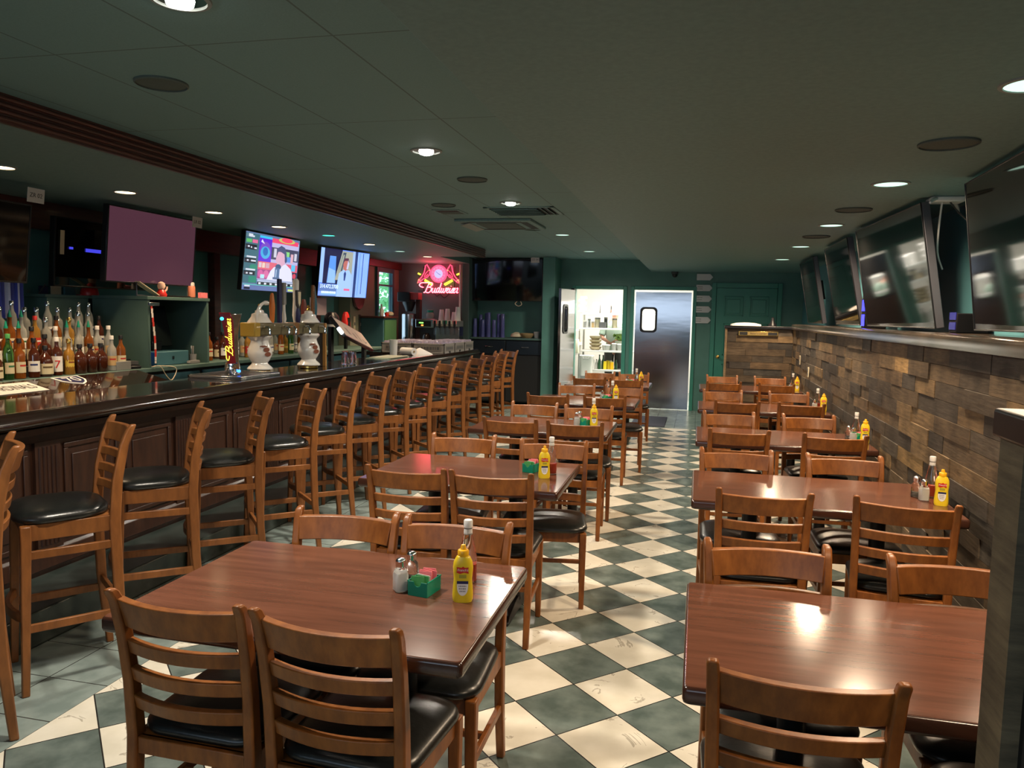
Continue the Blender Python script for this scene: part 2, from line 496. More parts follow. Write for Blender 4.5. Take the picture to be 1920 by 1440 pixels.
# far wall with the two kitchen openings
b = MB()
for x0, x1, z0, z1 in ((-2.66, -2.165, 0, CZ), (-1.31, -1.115, 0, CZ), (-0.095, 1.75, 0, CZ), (-2.165, -1.31, 2.115, CZ), (-1.115, -0.095, 2.115, CZ)):
    b.bx(x0, x1, 13.9, 14.04, z0, z1)
struct(b.build('wall_far', M['teal']))
b = MB()
for x0, x1 in ((-2.225, -2.165), (-1.31, -1.24), (-1.175, -1.115), (-0.095, -0.035)):
    b.bx(x0, x1, 13.875, 13.9, 0, 2.175)
b.bx(-2.165, -1.31, 13.875, 13.9, 2.115, 2.175); b.bx(-1.115, -0.095, 13.875, 13.9, 2.115, 2.175)
struct(b.build('trim_2', M['teal_trim'], bevel=0.004))
# green pillar, alcove and the short wall that carries the neon sign
struct(MB().bx(-2.66, -2.44, 13.3, 13.9, 0, CZ).build('pillar_alcove', M['teal'], bevel=0.006))
struct(MB().bx(-4.135, -3.995, 13.3, 13.95, 0, CZ).build('pillar_bar', M['teal_grey'], bevel=0.006))
struct(MB().bx(-3.995, -2.66, 13.86, 13.98, 0, CZ).build('wall_alcove', M['teal']))
struct(MB().bx(-5.6, -4.135, 13.45, 13.6, 0, CZ).build('wall_bar_end', plain('grey_teal_wall_paint', (0.10, 0.175, 0.160), 0.5)))
# left wall, its panel painted with a teal reflection, posts and valance
struct(MB().bx(-5.75, -5.60, -3.6, 11.4, 0, CZ).build('wall_left', M['teal_grey']))
b = MB().bx(-5.47, -5.40, 11.4, 12.38, 0, CZ); b.bx(-5.47, -5.40, 13.14, 13.6, 0, CZ); b.bx(-5.75, -5.47, 11.4, 11.5, 0, CZ)
b.bx(-5.47, -5.40, 12.38, 13.14, 2.40, CZ); b.bx(-5.47, -5.40, 12.38, 13.14, 0, 0.25)
struct(b.build('wall_left_door', plain('olive_wall_paint', (0.23, 0.24, 0.17), 0.55)))
struct(MB().bx(-5.60, -5.585, 3.2, 11.2, 1.28, 2.28).build('trim_3', plain('teal_reflection_paint', (0.10, 0.27, 0.28), 0.15)))  # stands in for a mirror; the teal reflection is put into its colour
b = MB().bx(-5.60, -5.50, -3.6, 11.4, 2.28, 2.52)
b.bx(-5.40, -5.34, 11.4, 13.45, 2.40, 2.52)
struct(b.build('trim_4', M['red_wood'], bevel=0.006))
b = MB()
for y in (4.75, 8.05, 10.55):
    b.bx(-5.60, -5.50, y - 0.06, y + 0.06, 1.1, 2.28)
struct(b.build('trim_5', M['red_wood'], bevel=0.006))
# glazed street door in the left wall
b = MB()
for y0, y1 in ((12.38, 12.46), (13.06, 13.14)):
    b.bx(-5.44, -5.36, y0, y1, 0, 2.4)
b.bx(-5.44, -5.36, 12.46, 13.06, 2.32, 2.4); b.bx(-5.44, -5.36, 12.46, 13.06, 0.25, 0.5); b.bx(-5.44, -5.36, 12.46, 13.06, 2.08, 2.11)
w1 = struct(b.build('window_1', M['teal_blue'], bevel=0.004))
MB().bx(-5.405, -5.395, 12.46, 13.06, 0.5, 2.32).build('pane', plain('window_glass', (0.9, 1.0, 0.96), 0.0, trans=1.0, ior=1.02), w1)
# right wall above the plank wall
struct(MB().bx(1.72, 1.86, -3.6, 14.04, 0, CZ).build('wall_right', plain('light_teal_paint', (0.075, 0.21, 0.24), 0.5)))
# street front behind the camera: a long window band
b = MB().bx(-5.75, 1.86, -3.62, -3.5, 0, 1.45); b.bx(-5.75, 1.86, -3.62, -3.5, 2.42, CZ)
b.bx(-5.75, -4.75, -3.62, -3.5, 1.45, 2.42); b.bx(0.95, 1.86, -3.62, -3.5, 1.45, 2.42)
struct(b.build('wall_front', M['teal']))
# kitchen shell
b = MB().bx(-2.9, 0.4, 17.2, 17.3, 0, CZ + 0.06); b.bx(-3.0, -2.9, 14.04, 17.3, 0, CZ + 0.06); b.bx(0.4, 0.5, 14.04, 17.3, 0, CZ + 0.06)
b.bx(-3.0, 0.5, 14.04, 17.3, CZ + 0.04, CZ + 0.06)
struct(b.build('wall_kitchen', M['kitchen_white']))

# ------------------------------------------------------------------ plank-clad low wall, end panel, near panel
PAL = [(0.120, 0.078, 0.042), (0.090, 0.062, 0.036), (0.062, 0.047, 0.032), (0.150, 0.098, 0.048), (0.078, 0.062, 0.044),
       (0.042, 0.034, 0.026), (0.105, 0.074, 0.044), (0.052, 0.043, 0.034), (0.24, 0.150, 0.062), (0.085, 0.074, 0.060)]
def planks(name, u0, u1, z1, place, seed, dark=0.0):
    """boards laid in courses; place(u0, u1, z0, z1, depth) adds one board to the mesh"""
    r = random.Random(seed)
    b = MB()
    z = 0.0
    while z < z1 - 0.02:
        h = min(0.0938, z1 - z)
        u = u0 - r.random() * 0.5
        while u < u1:
            L = r.uniform(0.24, 0.72)
            a, c = max(u, u0), min(u + L, u1)
            if c - a > 0.02:
                k = r.choice(PAL[:8] if r.random() < 0.85 else PAL)
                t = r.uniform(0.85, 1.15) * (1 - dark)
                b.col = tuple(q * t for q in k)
                d = r.choice((0.0, 0.0, 0.004, 0.007, 0.010))
                place(b, a + 0.001, c - 0.001, z + 0.0012, z + h - 0.0012, d)
            u += L
        z += h
    return b
WX = 1.30
def place_right(b, a, c, z0, z1, d): b.bx(WX - 0.004 - d, WX + 0.02, a, c, z0, z1)
pw = struct(MB().bx(WX + 0.012, 1.72, 1.27, 11.42, 0, 1.50).build('wall_plank', M['black_matte']))
planks('x', 1.27, 11.3, 1.50, place_right, 3).build('plank_cladding', M['planks'], pw)
def place_end(b, a, c, z0, z1, d): b.bx(a, c, 11.3 - d, 11.325, z0, z1)
pe = struct(MB().bx(0.41, 1.31, 11.31, 11.43, 0, 1.50).build('wall_end_panel', M['black_matte']))
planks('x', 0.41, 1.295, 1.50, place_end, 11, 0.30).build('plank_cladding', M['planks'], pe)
b = MB(); b.col = (0.19, 0.13, 0.07); b.bx(0.385, 0.412, 11.285, 11.44, 0, 1.50); b.build('corner_board', M['planks'], pe)
pn = struct(MB().bx(0.460, 1.31, 1.075, 1.235, 0, 1.47).build('wall_near_panel', M['black_matte']))
def place_near(b, a, c, z0, z1, d): b.bx(a, c, 1.05 - d, 1.08, z0, z1)
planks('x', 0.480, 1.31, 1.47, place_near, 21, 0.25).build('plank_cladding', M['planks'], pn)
b = MB(); b.col = (0.10, 0.078, 0.045); b.bx(0.437, 0.475, 1.165, 1.25, 0, 1.47); b.build('corner_board', M['planks'], pn)
b = MB(); b.col = (0.07, 0.055, 0.035); b.bx(0.475, 1.3, 1.235, 1.25, 0, 1.47); b.build('back_boards', M['planks'], pn)
# caps
M['cap'] = grained('dark_stained_cap', (0.035, 0.026, 0.020), (0.070, 0.052, 0.038), (6, 1, 1), 5, 0.14, 0.3)
b = MB(); b.prism([(1.265, 1.50), (1.72, 1.50), (1.72, 1.575), (1.285, 1.575), (1.270, 1.566), (1.265, 1.55)], 1.25, 11.3, 'y')
struct(b.build('trim_6', M['cap'], smooth=True))
b = MB().bx(0.375, 1.72, 11.27, 11.46, 1.50, 1.54); struct(b.build('trim_7', M['black'], bevel=0.006))
b = MB().bx(0.428, 1.72, 1.02, 1.26, 1.47, 1.512); struct(b.build('trim_8', M['black'], bevel=0.005))
# ------------------------------------------------------------------ chairs, stools, tables
def arc_x(x0, x1, y, z, sag, n=9):
    """points from x0 to x1 that bow towards -y by sag at the middle"""
    return [(x0 + (x1 - x0) * k / (n - 1), y - sag * (1 - (2 * k / (n - 1) - 1) ** 2), z) for k in range(n)]
def cushion(b, w0, w1, y0, y1, z0, z1, r=0.06):
    """rounded seat pad: w0 wide at the back y0, w1 wide at the front y1, domed top"""
    cy = (y0 + y1) / 2; D = y1 - y0
    out = rrect(1.0, 1.0, r / max(w1, D) * 1.6, 6)
    def ring(s, z):
        R = []
        for u, v in out:
            w = w0 + (w1 - w0) * (v + 0.5)
            R.append((u * w * s, cy + v * D * s, z))
        return R
    h = z1 - z0
    rings = [ring(0.93, z0), ring(0.985, z0 + 0.10 * h), ring(1.0, z0 + 0.30 * h), ring(0.985, z0 + 0.50 * h), ring(0.935, z0 + 0.68 * h), ring(0.85, z0 + 0.82 * h), ring(0.70, z0 + 0.94 * h), ring(0.48, z1 + 0.003), ring(0.2, z1 + 0.006)]
    return b.loft(rings)
def make_chair(label):
    t = thing('ladder_back_chair', label, 'chair')
    w = M['chair_wood']
    for s in (-1, 1):
        MB().post([(s * 0.185, -0.235, 0, 0.030, 0.030), (s * 0.185, -0.200, 0.22, 0.032, 0.038), (s * 0.186, -0.185, 0.44, 0.033, 0.044), (s * 0.188, -0.195, 0.60, 0.032, 0.040),
                   (s * 0.191, -0.215, 0.74, 0.031, 0.036), (s * 0.194, -0.238, 0.84, 0.030, 0.032), (s * 0.196, -0.252, 0.868, 0.029, 0.030), (s * 0.196, -0.262, 0.880, 0.022, 0.024)]).build('leg', w, t, smooth=True, bevel=0.006, seg=2, sharp=50)
        MB().post([(s * 0.190, 0.185, 0, 0.028, 0.028), (s * 0.190, 0.185, 0.40, 0.038, 0.038), (s * 0.190, 0.185, 0.432, 0.038, 0.038)]).build('leg', w, t, bevel=0.005)
    b = MB().bx(-0.17, 0.17, 0.166, 0.188, 0.375, 0.434).bx(-0.17, 0.17, -0.200, -0.178, 0.385, 0.434)
    for s in (-1, 1): b.bx(s * 0.186 - 0.010, s * 0.186 + 0.010, -0.18, 0.17, 0.375, 0.434)
    b.bx(-0.18, 0.18, -0.19, 0.18, 0.425, 0.434)
    b.build('seat_frame', w, t, bevel=0.003)
    cushion(MB(), 0.395, 0.435, -0.185, 0.225, 0.434, 0.485).build('seat', M['vinyl'], t, smooth=True, sharp=80)
    # curved top rail and three slats
    b = MB().rail(arc_x(-0.185, 0.185, -0.222, 0.806, 0.040, 13), 0.085, 0.026, 0.28)
    b.build('top_rail', w, t, smooth=True, bevel=0.003)
    for z, y in ((0.705, -0.203), (0.622, -0.193), (0.539, -0.186)):
        MB().rail(arc_x(-0.184, 0.184, y, z, 0.038, 13), 0.042, 0.024, 0.22).build('back_slat', w, t, smooth=True, bevel=0.003)
    for s in (-1, 1):
        MB().bx(s * 0.187 - 0.009, s * 0.187 + 0.009, -0.205, 0.185, 0.195, 0.225).build('stretcher', w, t, bevel=0.003)
    MB().bx(-0.185, 0.185, -0.006, 0.012, 0.198, 0.222).build('stretcher', w, t, bevel=0.003)
    return t
def make_stool(label):
    t = thing('bar_stool', label, 'stool')
    w = M['stool_wood']
    for s in (-1, 1):
        MB().post([(s * 0.195, -0.225, 0, 0.030, 0.032), (s * 0.192, -0.195, 0.35, 0.033, 0.042), (s * 0.190, -0.185, 0.70, 0.034, 0.046), (s * 0.190, -0.200, 0.88, 0.033, 0.042),
                   (s * 0.192, -0.230, 1.03, 0.031, 0.036), (s * 0.195, -0.256, 1.095, 0.030, 0.032), (s * 0.196, -0.268, 1.118, 0.022, 0.024)]).build('leg', w, t, smooth=True, bevel=0.006, sharp=50)
        MB().post([(s * 0.200, 0.170, 0, 0.030, 0.030), (s * 0.190, 0.150, 0.66, 0.040, 0.040), (s * 0.190, 0.150, 0.722, 0.040, 0.040)]).build('leg', w, t, bevel=0.005)
        MB().rail([(s * 0.190, -0.19, 0.595), (s * 0.190, 0.155, 0.595)], 0.036, 0.018).build('stretcher', w, t, bevel=0.003)
        MB().rail([(s * 0.193, -0.20, 0.285), (s * 0.196, 0.160, 0.285)], 0.036, 0.018).build('stretcher', w, t, bevel=0.003)
    b = MB().bx(-0.17, 0.17, 0.130, 0.152, 0.655, 0.724).bx(-0.17, 0.17, -0.200, -0.178, 0.665, 0.724)
    for s in (-1, 1): b.bx(s * 0.187 - 0.011, s * 0.187 + 0.011, -0.18, 0.135, 0.655, 0.724)
    b.bx(-0.18, 0.18, -0.19, 0.145, 0.714, 0.724)
    b.build('seat_frame', w, t, bevel=0.003)
    cushion(MB(), 0.385, 0.445, -0.185, 0.190, 0.724, 0.781, 0.09).build('seat', M['vinyl'], t, smooth=True, sharp=80)
    MB().rail(arc_x(-0.195, 0.195, 0.158, 0.33, -0.045, 9), 0.038, 0.022).build('foot_rest', w, t, smooth=True, bevel=0.004)
    MB().rail([(-0.19, -0.197, 0.33), (0.19, -0.197, 0.33)], 0.034, 0.018).build('stretcher', w, t, bevel=0.003)
    MB().rail(arc_x(-0.185, 0.185, -0.238, 1.048, 0.040, 13), 0.080, 0.025, 0.26).build('top_rail', w, t, smooth=True, bevel=0.003)
    for z, y in ((0.955, -0.214), (0.880, -0.200), (0.805, -0.192)):
        MB().rail(arc_x(-0.184, 0.184, y, z, 0.038, 13), 0.036, 0.023, 0.18).build('back_slat', w, t, smooth=True, bevel=0.003)
    return t
def make_table(label, Lx, Ly):
    t = thing('dining_table', label, 'table')
    b = MB(); b.loft([[(u, v, 0.7585) for u, v in rrect(Lx - 0.012, Ly - 0.012, 0.012, 3)], [(u, v, 0.760) for u, v in rrect(Lx - 0.016, Ly - 0.016, 0.012, 3)]])
    b.build('tabletop', M['table_wood'], t)
    P = lambda d, z: [(u, v, z) for u, v in rrect(Lx - d, Ly - d, 0.014, 4)]
    MB().loft([P(0.016, 0.714), P(0.004, 0.718), P(0, 0.726), P(0, 0.748), P(0.004, 0.755), P(0.012, 0.7588)]).build('table_edge', M['table_edge'], t, smooth=True, sharp=60)
    for s in (-1, 1):
        x = s * (Lx / 2 - 0.30)
        b = MB().lathe([(0.045, 0.05), (0.040, 0.08), (0.038, 0.68), (0.045, 0.70)], (x, 0, 0), 14)
        b.bx(x - 0.05, x + 0.05, -0.22, 0.22, 0.692, 0.714)
        b.post([(x, 0, 0.012, 0.09, 0.56), (x, 0, 0.045, 0.075, 0.50), (x, 0, 0.075, 0.07, 0.10)])
        b.build('pedestal', M['iron'], t, smooth=True, sharp=35, bevel=0.003)
        MB().bx(x - 0.035, x + 0.035, -0.28, -0.23, 0, 0.014).bx(x - 0.035, x + 0.035, 0.23, 0.28, 0, 0.014).build('foot', M['iron'], t)
    return t

NTH = ['nearest', 'second', 'third', 'fourth', 'farthest']
def put(proto, used, label, x, y, rz, group):
    """the first call places the prototype itself, later calls place copies"""
    if not used:
        used.append(1)
        proto['label'] = label; proto['group'] = group
        proto.location = (x, y, 0); proto.rotation_euler = (0, 0, rz)
        return proto
    return copy_thing(proto, label, (x, y, 0), rz, group)

LT = [(-1.075, 2.170), (-1.175, 4.085), (-1.150, 6.00), (-1.10, 7.95), (-1.09, 10.05)]
RT = [(0.610, 2.190), (0.615, 4.140), (0.630, 6.00), (0.645, 8.00), (0.665, 10.20)]
tl = make_table('x', 1.07, 0.78); ul = []
EXT = ['nearest the camera, with salt, mustard and green caddy', 'second from the camera, reddish on top', 'in the middle of the row', 'whose top gleams white, before the last', 'at the kitchen end of the row']
for k, (x, y) in enumerate(LT):
    put(tl, ul, f'dark table by the bar stools, {EXT[k]}', x, y, 0, 'tables in the row beside the bar')
tr = make_table('x', 1.22, 0.76); ur = []
EXT = ['nearest the camera, partly hidden by the near post', 'second from the camera', 'third from the camera along the planks', 'fourth from the camera along the planks', 'nearest the end panel']
for k, (x, y) in enumerate(RT):
    put(tr, ur, f'long table at the plank wall, {EXT[k]}', x, y, 0, 'tables in the row along the plank wall')

# back-rail centres and turns read off the photograph
CH = {'L': [[(-1.31, 1.71, -1), (-0.87, 1.69, -3), (-1.27, 2.66, 3), (-0.83, 2.66, 0)],
            [(-1.37, 3.52, 2), (-0.94, 3.54, 4), (-1.40, 4.60, 5), (-0.82, 4.57, 8)],
            [(-1.31, 5.45, -1), (-0.83, 5.46, 4), (-1.35, 6.53, 0), (-0.87, 6.48, 5)],
            [(-1.39, 7.34, 3), (-0.84, 7.38, 3), (-1.29, 8.55, 4), (-0.76, 8.52, 5)],
            [(-1.29, 9.60, 3), (-0.83, 9.58, 6), (-1.28, 10.60, 4), (-0.82, 10.62, 5)]],
      'R': [[(0.26, 1.72, -1), (0.86, 1.73, 2), (0.26, 2.70, 5), (0.84, 2.68, 2)],
            [(0.32, 3.54, 1), (0.90, 3.54, -9), (0.25, 4.63, 3), (0.84, 4.64, 4)],
            [(0.31, 5.48, 3), (0.93, 5.48, 2), (0.28, 6.52, 5), (0.90, 6.55, 6)],
            [(0.39, 7.42, 5), (0.96, 7.46, 1), (0.29, 8.53, 6), (0.97, 8.60, 6)],
            [(0.34, 9.64, 5), (0.95, 9.66, -2), (0.35, 10.76, 5), (0.97, 10.80, 5)]]}
ch = make_chair('x'); uc = []
for row in 'LR':
    for k in range(5):
        for j, (x, y, a) in enumerate(CH[row][k]):
            near = j < 2
            rz = math.radians(a) + (0 if near else PI)
            # the back rail centre is 0.25 m behind the chair's origin
            ox, oy = x - 0.25 * math.sin(rz), y + 0.25 * math.cos(rz)
            if row == 'L': end = 'bar-end' if j % 2 == 0 else 'aisle-end'
            else: end = 'aisle-end' if j % 2 == 0 else 'wall-end'
            tb = f'{NTH[k]} {"bar-side" if row == "L" else "plank-wall"} table'
            pose = 'seen from behind' if near else 'facing the camera'
            put(ch, uc, f'ladder-back chair {pose}, {end} seat {"before" if near else "behind"} the {tb}', ox, oy, rz,
                'ladder-back chairs at the ' + ('bar-side' if row == 'L' else 'plank-wall') + ' tables')
ST = [(-2.56, 2.42, -42), (-2.56, 3.00, -38), (-2.55, 3.60, -50), (-2.55, 4.20, -49), (-2.54, 4.82, -45), (-2.56, 5.43, -48), (-2.57, 6.01, -45), (-2.57, 6.60, -47),
      (-2.57, 7.19, -46), (-2.57, 7.79, -46), (-2.60, 8.40, -46), (-2.56, 8.96, -48), (-2.62, 9.72, -46), (-2.63, 10.36, -50), (-2.68, 11.02, -40)]
st = make_stool('x'); us = []
ORD = ['nearest the camera, cut by the left picture edge', 'second from the camera', 'third from the camera', 'fourth from the camera', 'fifth from the camera', 'sixth from the camera', 'seventh from the camera',
       'eighth, at the middle of the row', 'seventh from the far end', 'sixth from the far end', 'fifth from the far end', 'fourth from the far end', 'third from the far end', 'second from the far end', 'at the far end of the bar']
for k, (x, y, a) in enumerate(ST):
    bd = math.radians(a)                     # direction of the back rail in plan
    rz = bd + PI                             # local +x runs along the back; the front (+y) looks at the bar
    ox, oy = x - 0.262 * math.sin(rz), y + 0.262 * math.cos(rz)
    put(st, us, f'tall wooden bar stool with black seat, {ORD[k]}', ox, oy, rz, 'bar stools along the bar')
# ------------------------------------------------------------------ the bar
bar = thing('bar_counter', 'long dark wood bar with panelled front and glossy lacquered top', 'bar', (0, 0, 0))
MB().bx(-3.90, -3.42, 0.6, 11.45, 0.0, 1.035).bx(-4.42, -3.90, 9.95, 11.45, 0, 1.035).build('body', M['bar_wood'], bar)
prof = [(-3.92, 1.035), (-3.40, 1.035), (-3.40, 1.078), (-3.92, 1.078)]
b = MB().prism(prof, 0.6, 11.45, 'y'); b.bx(-4.45, -3.92, 9.9, 11.45, 1.035, 1.078)
b.build('bar_top', M['bar_top'], bar)
rail = [(-3.40, 1.03), (-3.34, 1.012), (-3.29, 1.005), (-3.262, 1.012), (-3.25, 1.030), (-3.255, 1.050), (-3.268, 1.060), (-3.275, 1.074), (-3.29, 1.087), (-3.31, 1.090), (-3.33, 1.084), (-3.345, 1.0786), (-3.40, 1.0786)]
MB().prism(rail, 0.6, 11.47, 'y').build('arm_rail', M['rail_wood'], bar, smooth=True, sharp=60)
# cornice and base mouldings, raised panels, fluted pilasters
b = MB().prism([(-3.42, 0.90), (-3.395, 0.90), (-3.36, 0.95), (-3.36, 0.985), (-3.42, 0.985)], 0.6, 11.45, 'y')
b.prism([(-3.42, 0.20), (-3.395, 0.20), (-3.395, 0.29), (-3.41, 0.31), (-3.42, 0.31)], 0.6, 11.45, 'y')
b.build('moulding', M['bar_wood'], bar, bevel=0.004)
py = [1.15 + 1.14 * k for k in range(10)]
for y in py:
    b = MB().bx(-3.42, -3.400, y - 0.085, y + 0.085, 0.30, 0.90)
    for q in range(5):
        c = y - 0.056 + q * 0.028
        b.prism([(-3.400 + 0.009 * math.sin(PI * a / 5), c - 0.009 * math.cos(PI * a / 5)) for a in range(6)], 0.33, 0.87, 'z')
    b.build('pilaster', M['bar_wood'], bar, smooth=True)
for k in range(9):
    y0, y1 = py[k] + 0.12, py[k + 1] - 0.12
    ym = (y0 + y1) / 2
    for a, c in ((y0, ym - 0.03), (ym + 0.03, y1)):
        b = MB()
        for p, q, z0, z1 in ((a, c, 0.84, 0.868), (a, c, 0.335, 0.363), (a, a + 0.028, 0.363, 0.84), (c - 0.028, c, 0.363, 0.84)):
            b.bx(-3.42, -3.408, p, q, z0, z1)
        b.prism([(a + 0.06, 0.40), (c - 0.06, 0.40), (c - 0.06, 0.80), (a + 0.06, 0.80)], -3.42, -3.412, 'x')
        b.build('front_panel', M['bar_wood'], bar, bevel=0.004)
tag(MB().bx(-3.42, -3.02, 0.6, 11.5, 0.0, 0.17).build('foot_step', M['step_tile'], bevel=0.008), 'low dark tiled foot step along the bottom of the bar', 'step')

# back counter with cooler
bc = thing('back_counter', 'teal back counter holding the liquor bottles, doors below painted in blue screen light', 'counter')
MB().bx(-5.50, -4.74, 3.0, 11.3, 1.05, 1.09).build('worktop', M['teal_grey'], bc, bevel=0.006)
MB().bx(-5.50, -4.80, 3.0, 11.3, 0.08, 1.05).build('cabinet_body', M['black_matte'], bc)
for k in range(9):
    y = 3.3 + k * 0.86
    d = MB().bx(-4.80, -4.775, y, y + 0.80, 0.14, 1.02).build('door', M['teal_blue'], bc, bevel=0.006)  # blue cast from the screens is put into the door colour
    MB().bx(-4.775, -4.755, y + 0.33, y + 0.47, 0.93, 0.95).build('handle', M['steel'], d)
tag(MB().bx(-5.60, -5.35, 5.44, 5.90, 1.09, 1.70).bx(-5.60, -5.345, 5.42, 6.9, 1.70, 1.725).build('wall_ledge', M['teal_grey'], bevel=0.005), 'grey green ledge on the wall behind the liquor bottles', 'ledge')
ice = thing('ice_chest', 'black bottle cooler with sloping lid below the liquor bottles', 'cooler')
MB().bx(-4.735, -4.22, 3.3, 5.75, 0.0, 0.94).build('body', M['black_matte'], ice, bevel=0.006)
b = MB(); b.prism([(-4.735, 0.92), (-4.20, 0.92), (-4.20, 0.955), (-4.735, 1.088)], 3.3, 5.75, 'y'); b.build('lid', M['bar_top'], ice, bevel=0.008)
sl = math.atan2(0.133, 0.535)
Ry = Matrix.Rotation(sl, 3, 'Y')
def on_lid(x): return 0.955 + (-4.20 - x) * 0.133 / 0.535
pl = thing('licence_plate', 'white metal plate with black team lettering on the black cooler lid', 'plate', (-4.585, 4.16, on_lid(-4.585) + 0.001), 0, rot=(0, sl, 0))
MB().bx(-0.10, 0.10, -0.55, 0.40, 0, 0.004).build('plate_body', M['paper'], pl, bevel=0.002)
text('lettering', 'ST. LOUIS CARDINALS', 0.125, M['ink'], pl, (0, 0.02, 0.0048), (0, 0, PI / 2), sx=0.56)
sd = thing('shield_sticker', 'navy and white shield emblem on the black cooler lid', 'sticker', (-4.63, 4.93, on_lid(-4.63) + 0.001), rot=(0, sl, 0))
shp = [(-0.09, 0.13), (-0.09, -0.13), (0.0, -0.12), (0.06, -0.07), (0.10, 0.0), (0.06, 0.07), (0.0, 0.12)]
MB().prism(shp, 0, 0.003).build('border', M['white_ink'], sd)
MB().prism([(u * 0.84, v * 0.84) for u, v in shp], 0.003, 0.0042).build('field', M['navy'], sd)
text('lettering', '70', 0.13, M['white_ink'], sd, (-0.01, 0, 0.0046), (0, 0, PI / 2), sx=1.1)

# ------------------------------------------------------------------ liquor bottles
def bottle(kind):
    """kinds: round, squat, square, tall, flat; body carries cap and label"""
    k = kind
    shapes = {
        'round':  [(0.030, 0), (0.038, 0.004), (0.038, 0.165), (0.034, 0.19), (0.018, 0.215), (0.014, 0.235), (0.0135, 0.275), (0.0155, 0.278), (0.0155, 0.285)],
        'squat':  [(0.045, 0), (0.052, 0.006), (0.053, 0.115), (0.045, 0.145), (0.022, 0.170), (0.016, 0.185), (0.0155, 0.215), (0.018, 0.218), (0.018, 0.225)],
        'tall':   [(0.028, 0), (0.034, 0.004), (0.035, 0.19), (0.030, 0.225), (0.016, 0.255), (0.0135, 0.275), (0.013, 0.31), (0.015, 0.313), (0.015, 0.32)],
        'bell':   [(0.040, 0), (0.043, 0.005), (0.036, 0.08), (0.040, 0.15), (0.034, 0.18), (0.016, 0.20), (0.014, 0.22), (0.0135, 0.262), (0.016, 0.265), (0.016, 0.27)],
    }
    P = shapes[k['shape']]
    body = MB().lathe(P, n=14).build('liquor_bottle', M[k['mat']], smooth=True, sharp=50)
    top = P[-1][1]
    r = P[-1][0]
    if k.get('pourer'):
        MB().lathe([(0.014, top), (0.014, top + 0.012), (0.010, top + 0.02), (0.004, top + 0.055)], n=10).build('pourer', M[k['cap']], body, smooth=True)
    else:
        MB().lathe([(r + 0.002, top - 0.022), (r + 0.002, top + 0.008), (r, top + 0.011)], n=12).build('cap', M[k['cap']], body, smooth=True)
    if k.get('label'):
        R = P[2][0] + 0.0012
        z0, z1 = k.get('band', (0.045, 0.125))
        b = MB()
        n = 12; a0 = -PI * 0.42; a1 = PI * 0.42
        ring0 = [(R * math.cos(a0 + (a1 - a0) * q / n), R * math.sin(a0 + (a1 - a0) * q / n), z0) for q in range(n + 1)]
        for q in range(n):
            p0, p1 = ring0[q], ring0[q + 1]
            b.col = k['label']
            b.quad([p0, p1, (p1[0], p1[1], z1), (p0[0], p0[1], z1)])
        # printed band and mark
        b.col = k['ink']
        R2 = R + 0.0006
        for q in range(3, n - 3):
            a, c = a0 + (a1 - a0) * q / n, a0 + (a1 - a0) * (q + 1) / n
            zz0, zz1 = z0 + (z1 - z0) * 0.58, z0 + (z1 - z0) * 0.74
            b.quad([(R2 * math.cos(a), R2 * math.sin(a), zz0), (R2 * math.cos(c), R2 * math.sin(c), zz0), (R2 * math.cos(c), R2 * math.sin(c), zz1), (R2 * math.cos(a), R2 * math.sin(a), zz1)])
        b.build('label_wrap', M['print'], body)
    return body
CR, WHT, TAN, RD, NV, GN, YL = (0.60, 0.52, 0.33), (0.72, 0.70, 0.66), (0.52, 0.34, 0.15), (0.45, 0.03, 0.02), (0.02, 0.03, 0.14), (0.03, 0.16, 0.06), (0.60, 0.42, 0.06)
KINDS_ = [
    dict(d='amber whiskey bottle, cream label', shape='round', mat='amber', cap='black', label=CR, ink=RD),
    dict(d='dark bottle, white label', shape='round', mat='dark_amber', cap='black', label=WHT, ink=NV),
    dict(d='clear bottle, tan label', shape='round', mat='clear_spirit', cap='white', label=TAN, ink=RD),
    dict(d='green bottle, cream label', shape='tall', mat='green_glass', cap='green_paper', label=CR, ink=GN),
    dict(d='squat dark bottle, cream label', shape='squat', mat='dark_amber', cap='black', label=CR, ink=(0.1, 0.06, 0.02), band=(0.02, 0.10)),
    dict(d='golden bottle, yellow label', shape='bell', mat='gold_spirit', cap='brass', label=YL, ink=(0.2, 0.05, 0.01)),
    dict(d='clear bottle with green pourer', shape='round', mat='clear_spirit', cap='caddy', label=WHT, ink=GN, pourer=1),
    dict(d='amber bottle with green pourer', shape='round', mat='amber', cap='caddy', label=CR, ink=NV, pourer=1),
    dict(d='clear tall bottle, white label', shape='tall', mat='clear_spirit', cap='chrome', label=WHT, ink=NV),
    dict(d='tall bottle with red cap', shape='tall', mat='amber', cap='red', label=CR, ink=RD),
    dict(d='plain clear bottle with steel cap', shape='bell', mat='clear_spirit', cap='chrome'),
    dict(d='dark bottle with red numeral label', shape='round', mat='dark_amber', cap='white', label=WHT, ink=WHT, band=(0.03, 0.15)),
    dict(d='unlabelled dark brown bottle', shape='squat', mat='dark_amber', cap='black'),
    dict(d='orange liqueur bottle, red label', shape='round', mat='gold_spirit', cap='red', label=RD, ink=WHT),
]
protos = [None] * len(KINDS_)
def place_bottle(kind, x, y, z, label, group, rz):
    if protos[kind] is None:
        protos[kind] = tag(bottle(KINDS_[kind]), label, 'bottle', group)
        o = protos[kind]
        if kind == 11: text('numeral', '7', 0.085, M['red'], o, (0.0402, 0, 0.085), (PI / 2, 0, PI / 2))
        o.location = (x, y, z); o.rotation_euler = (0, 0, rz)
        return o
    return copy_thing(protos[kind], label, (x, y, z), rz, group)
rise = MB()
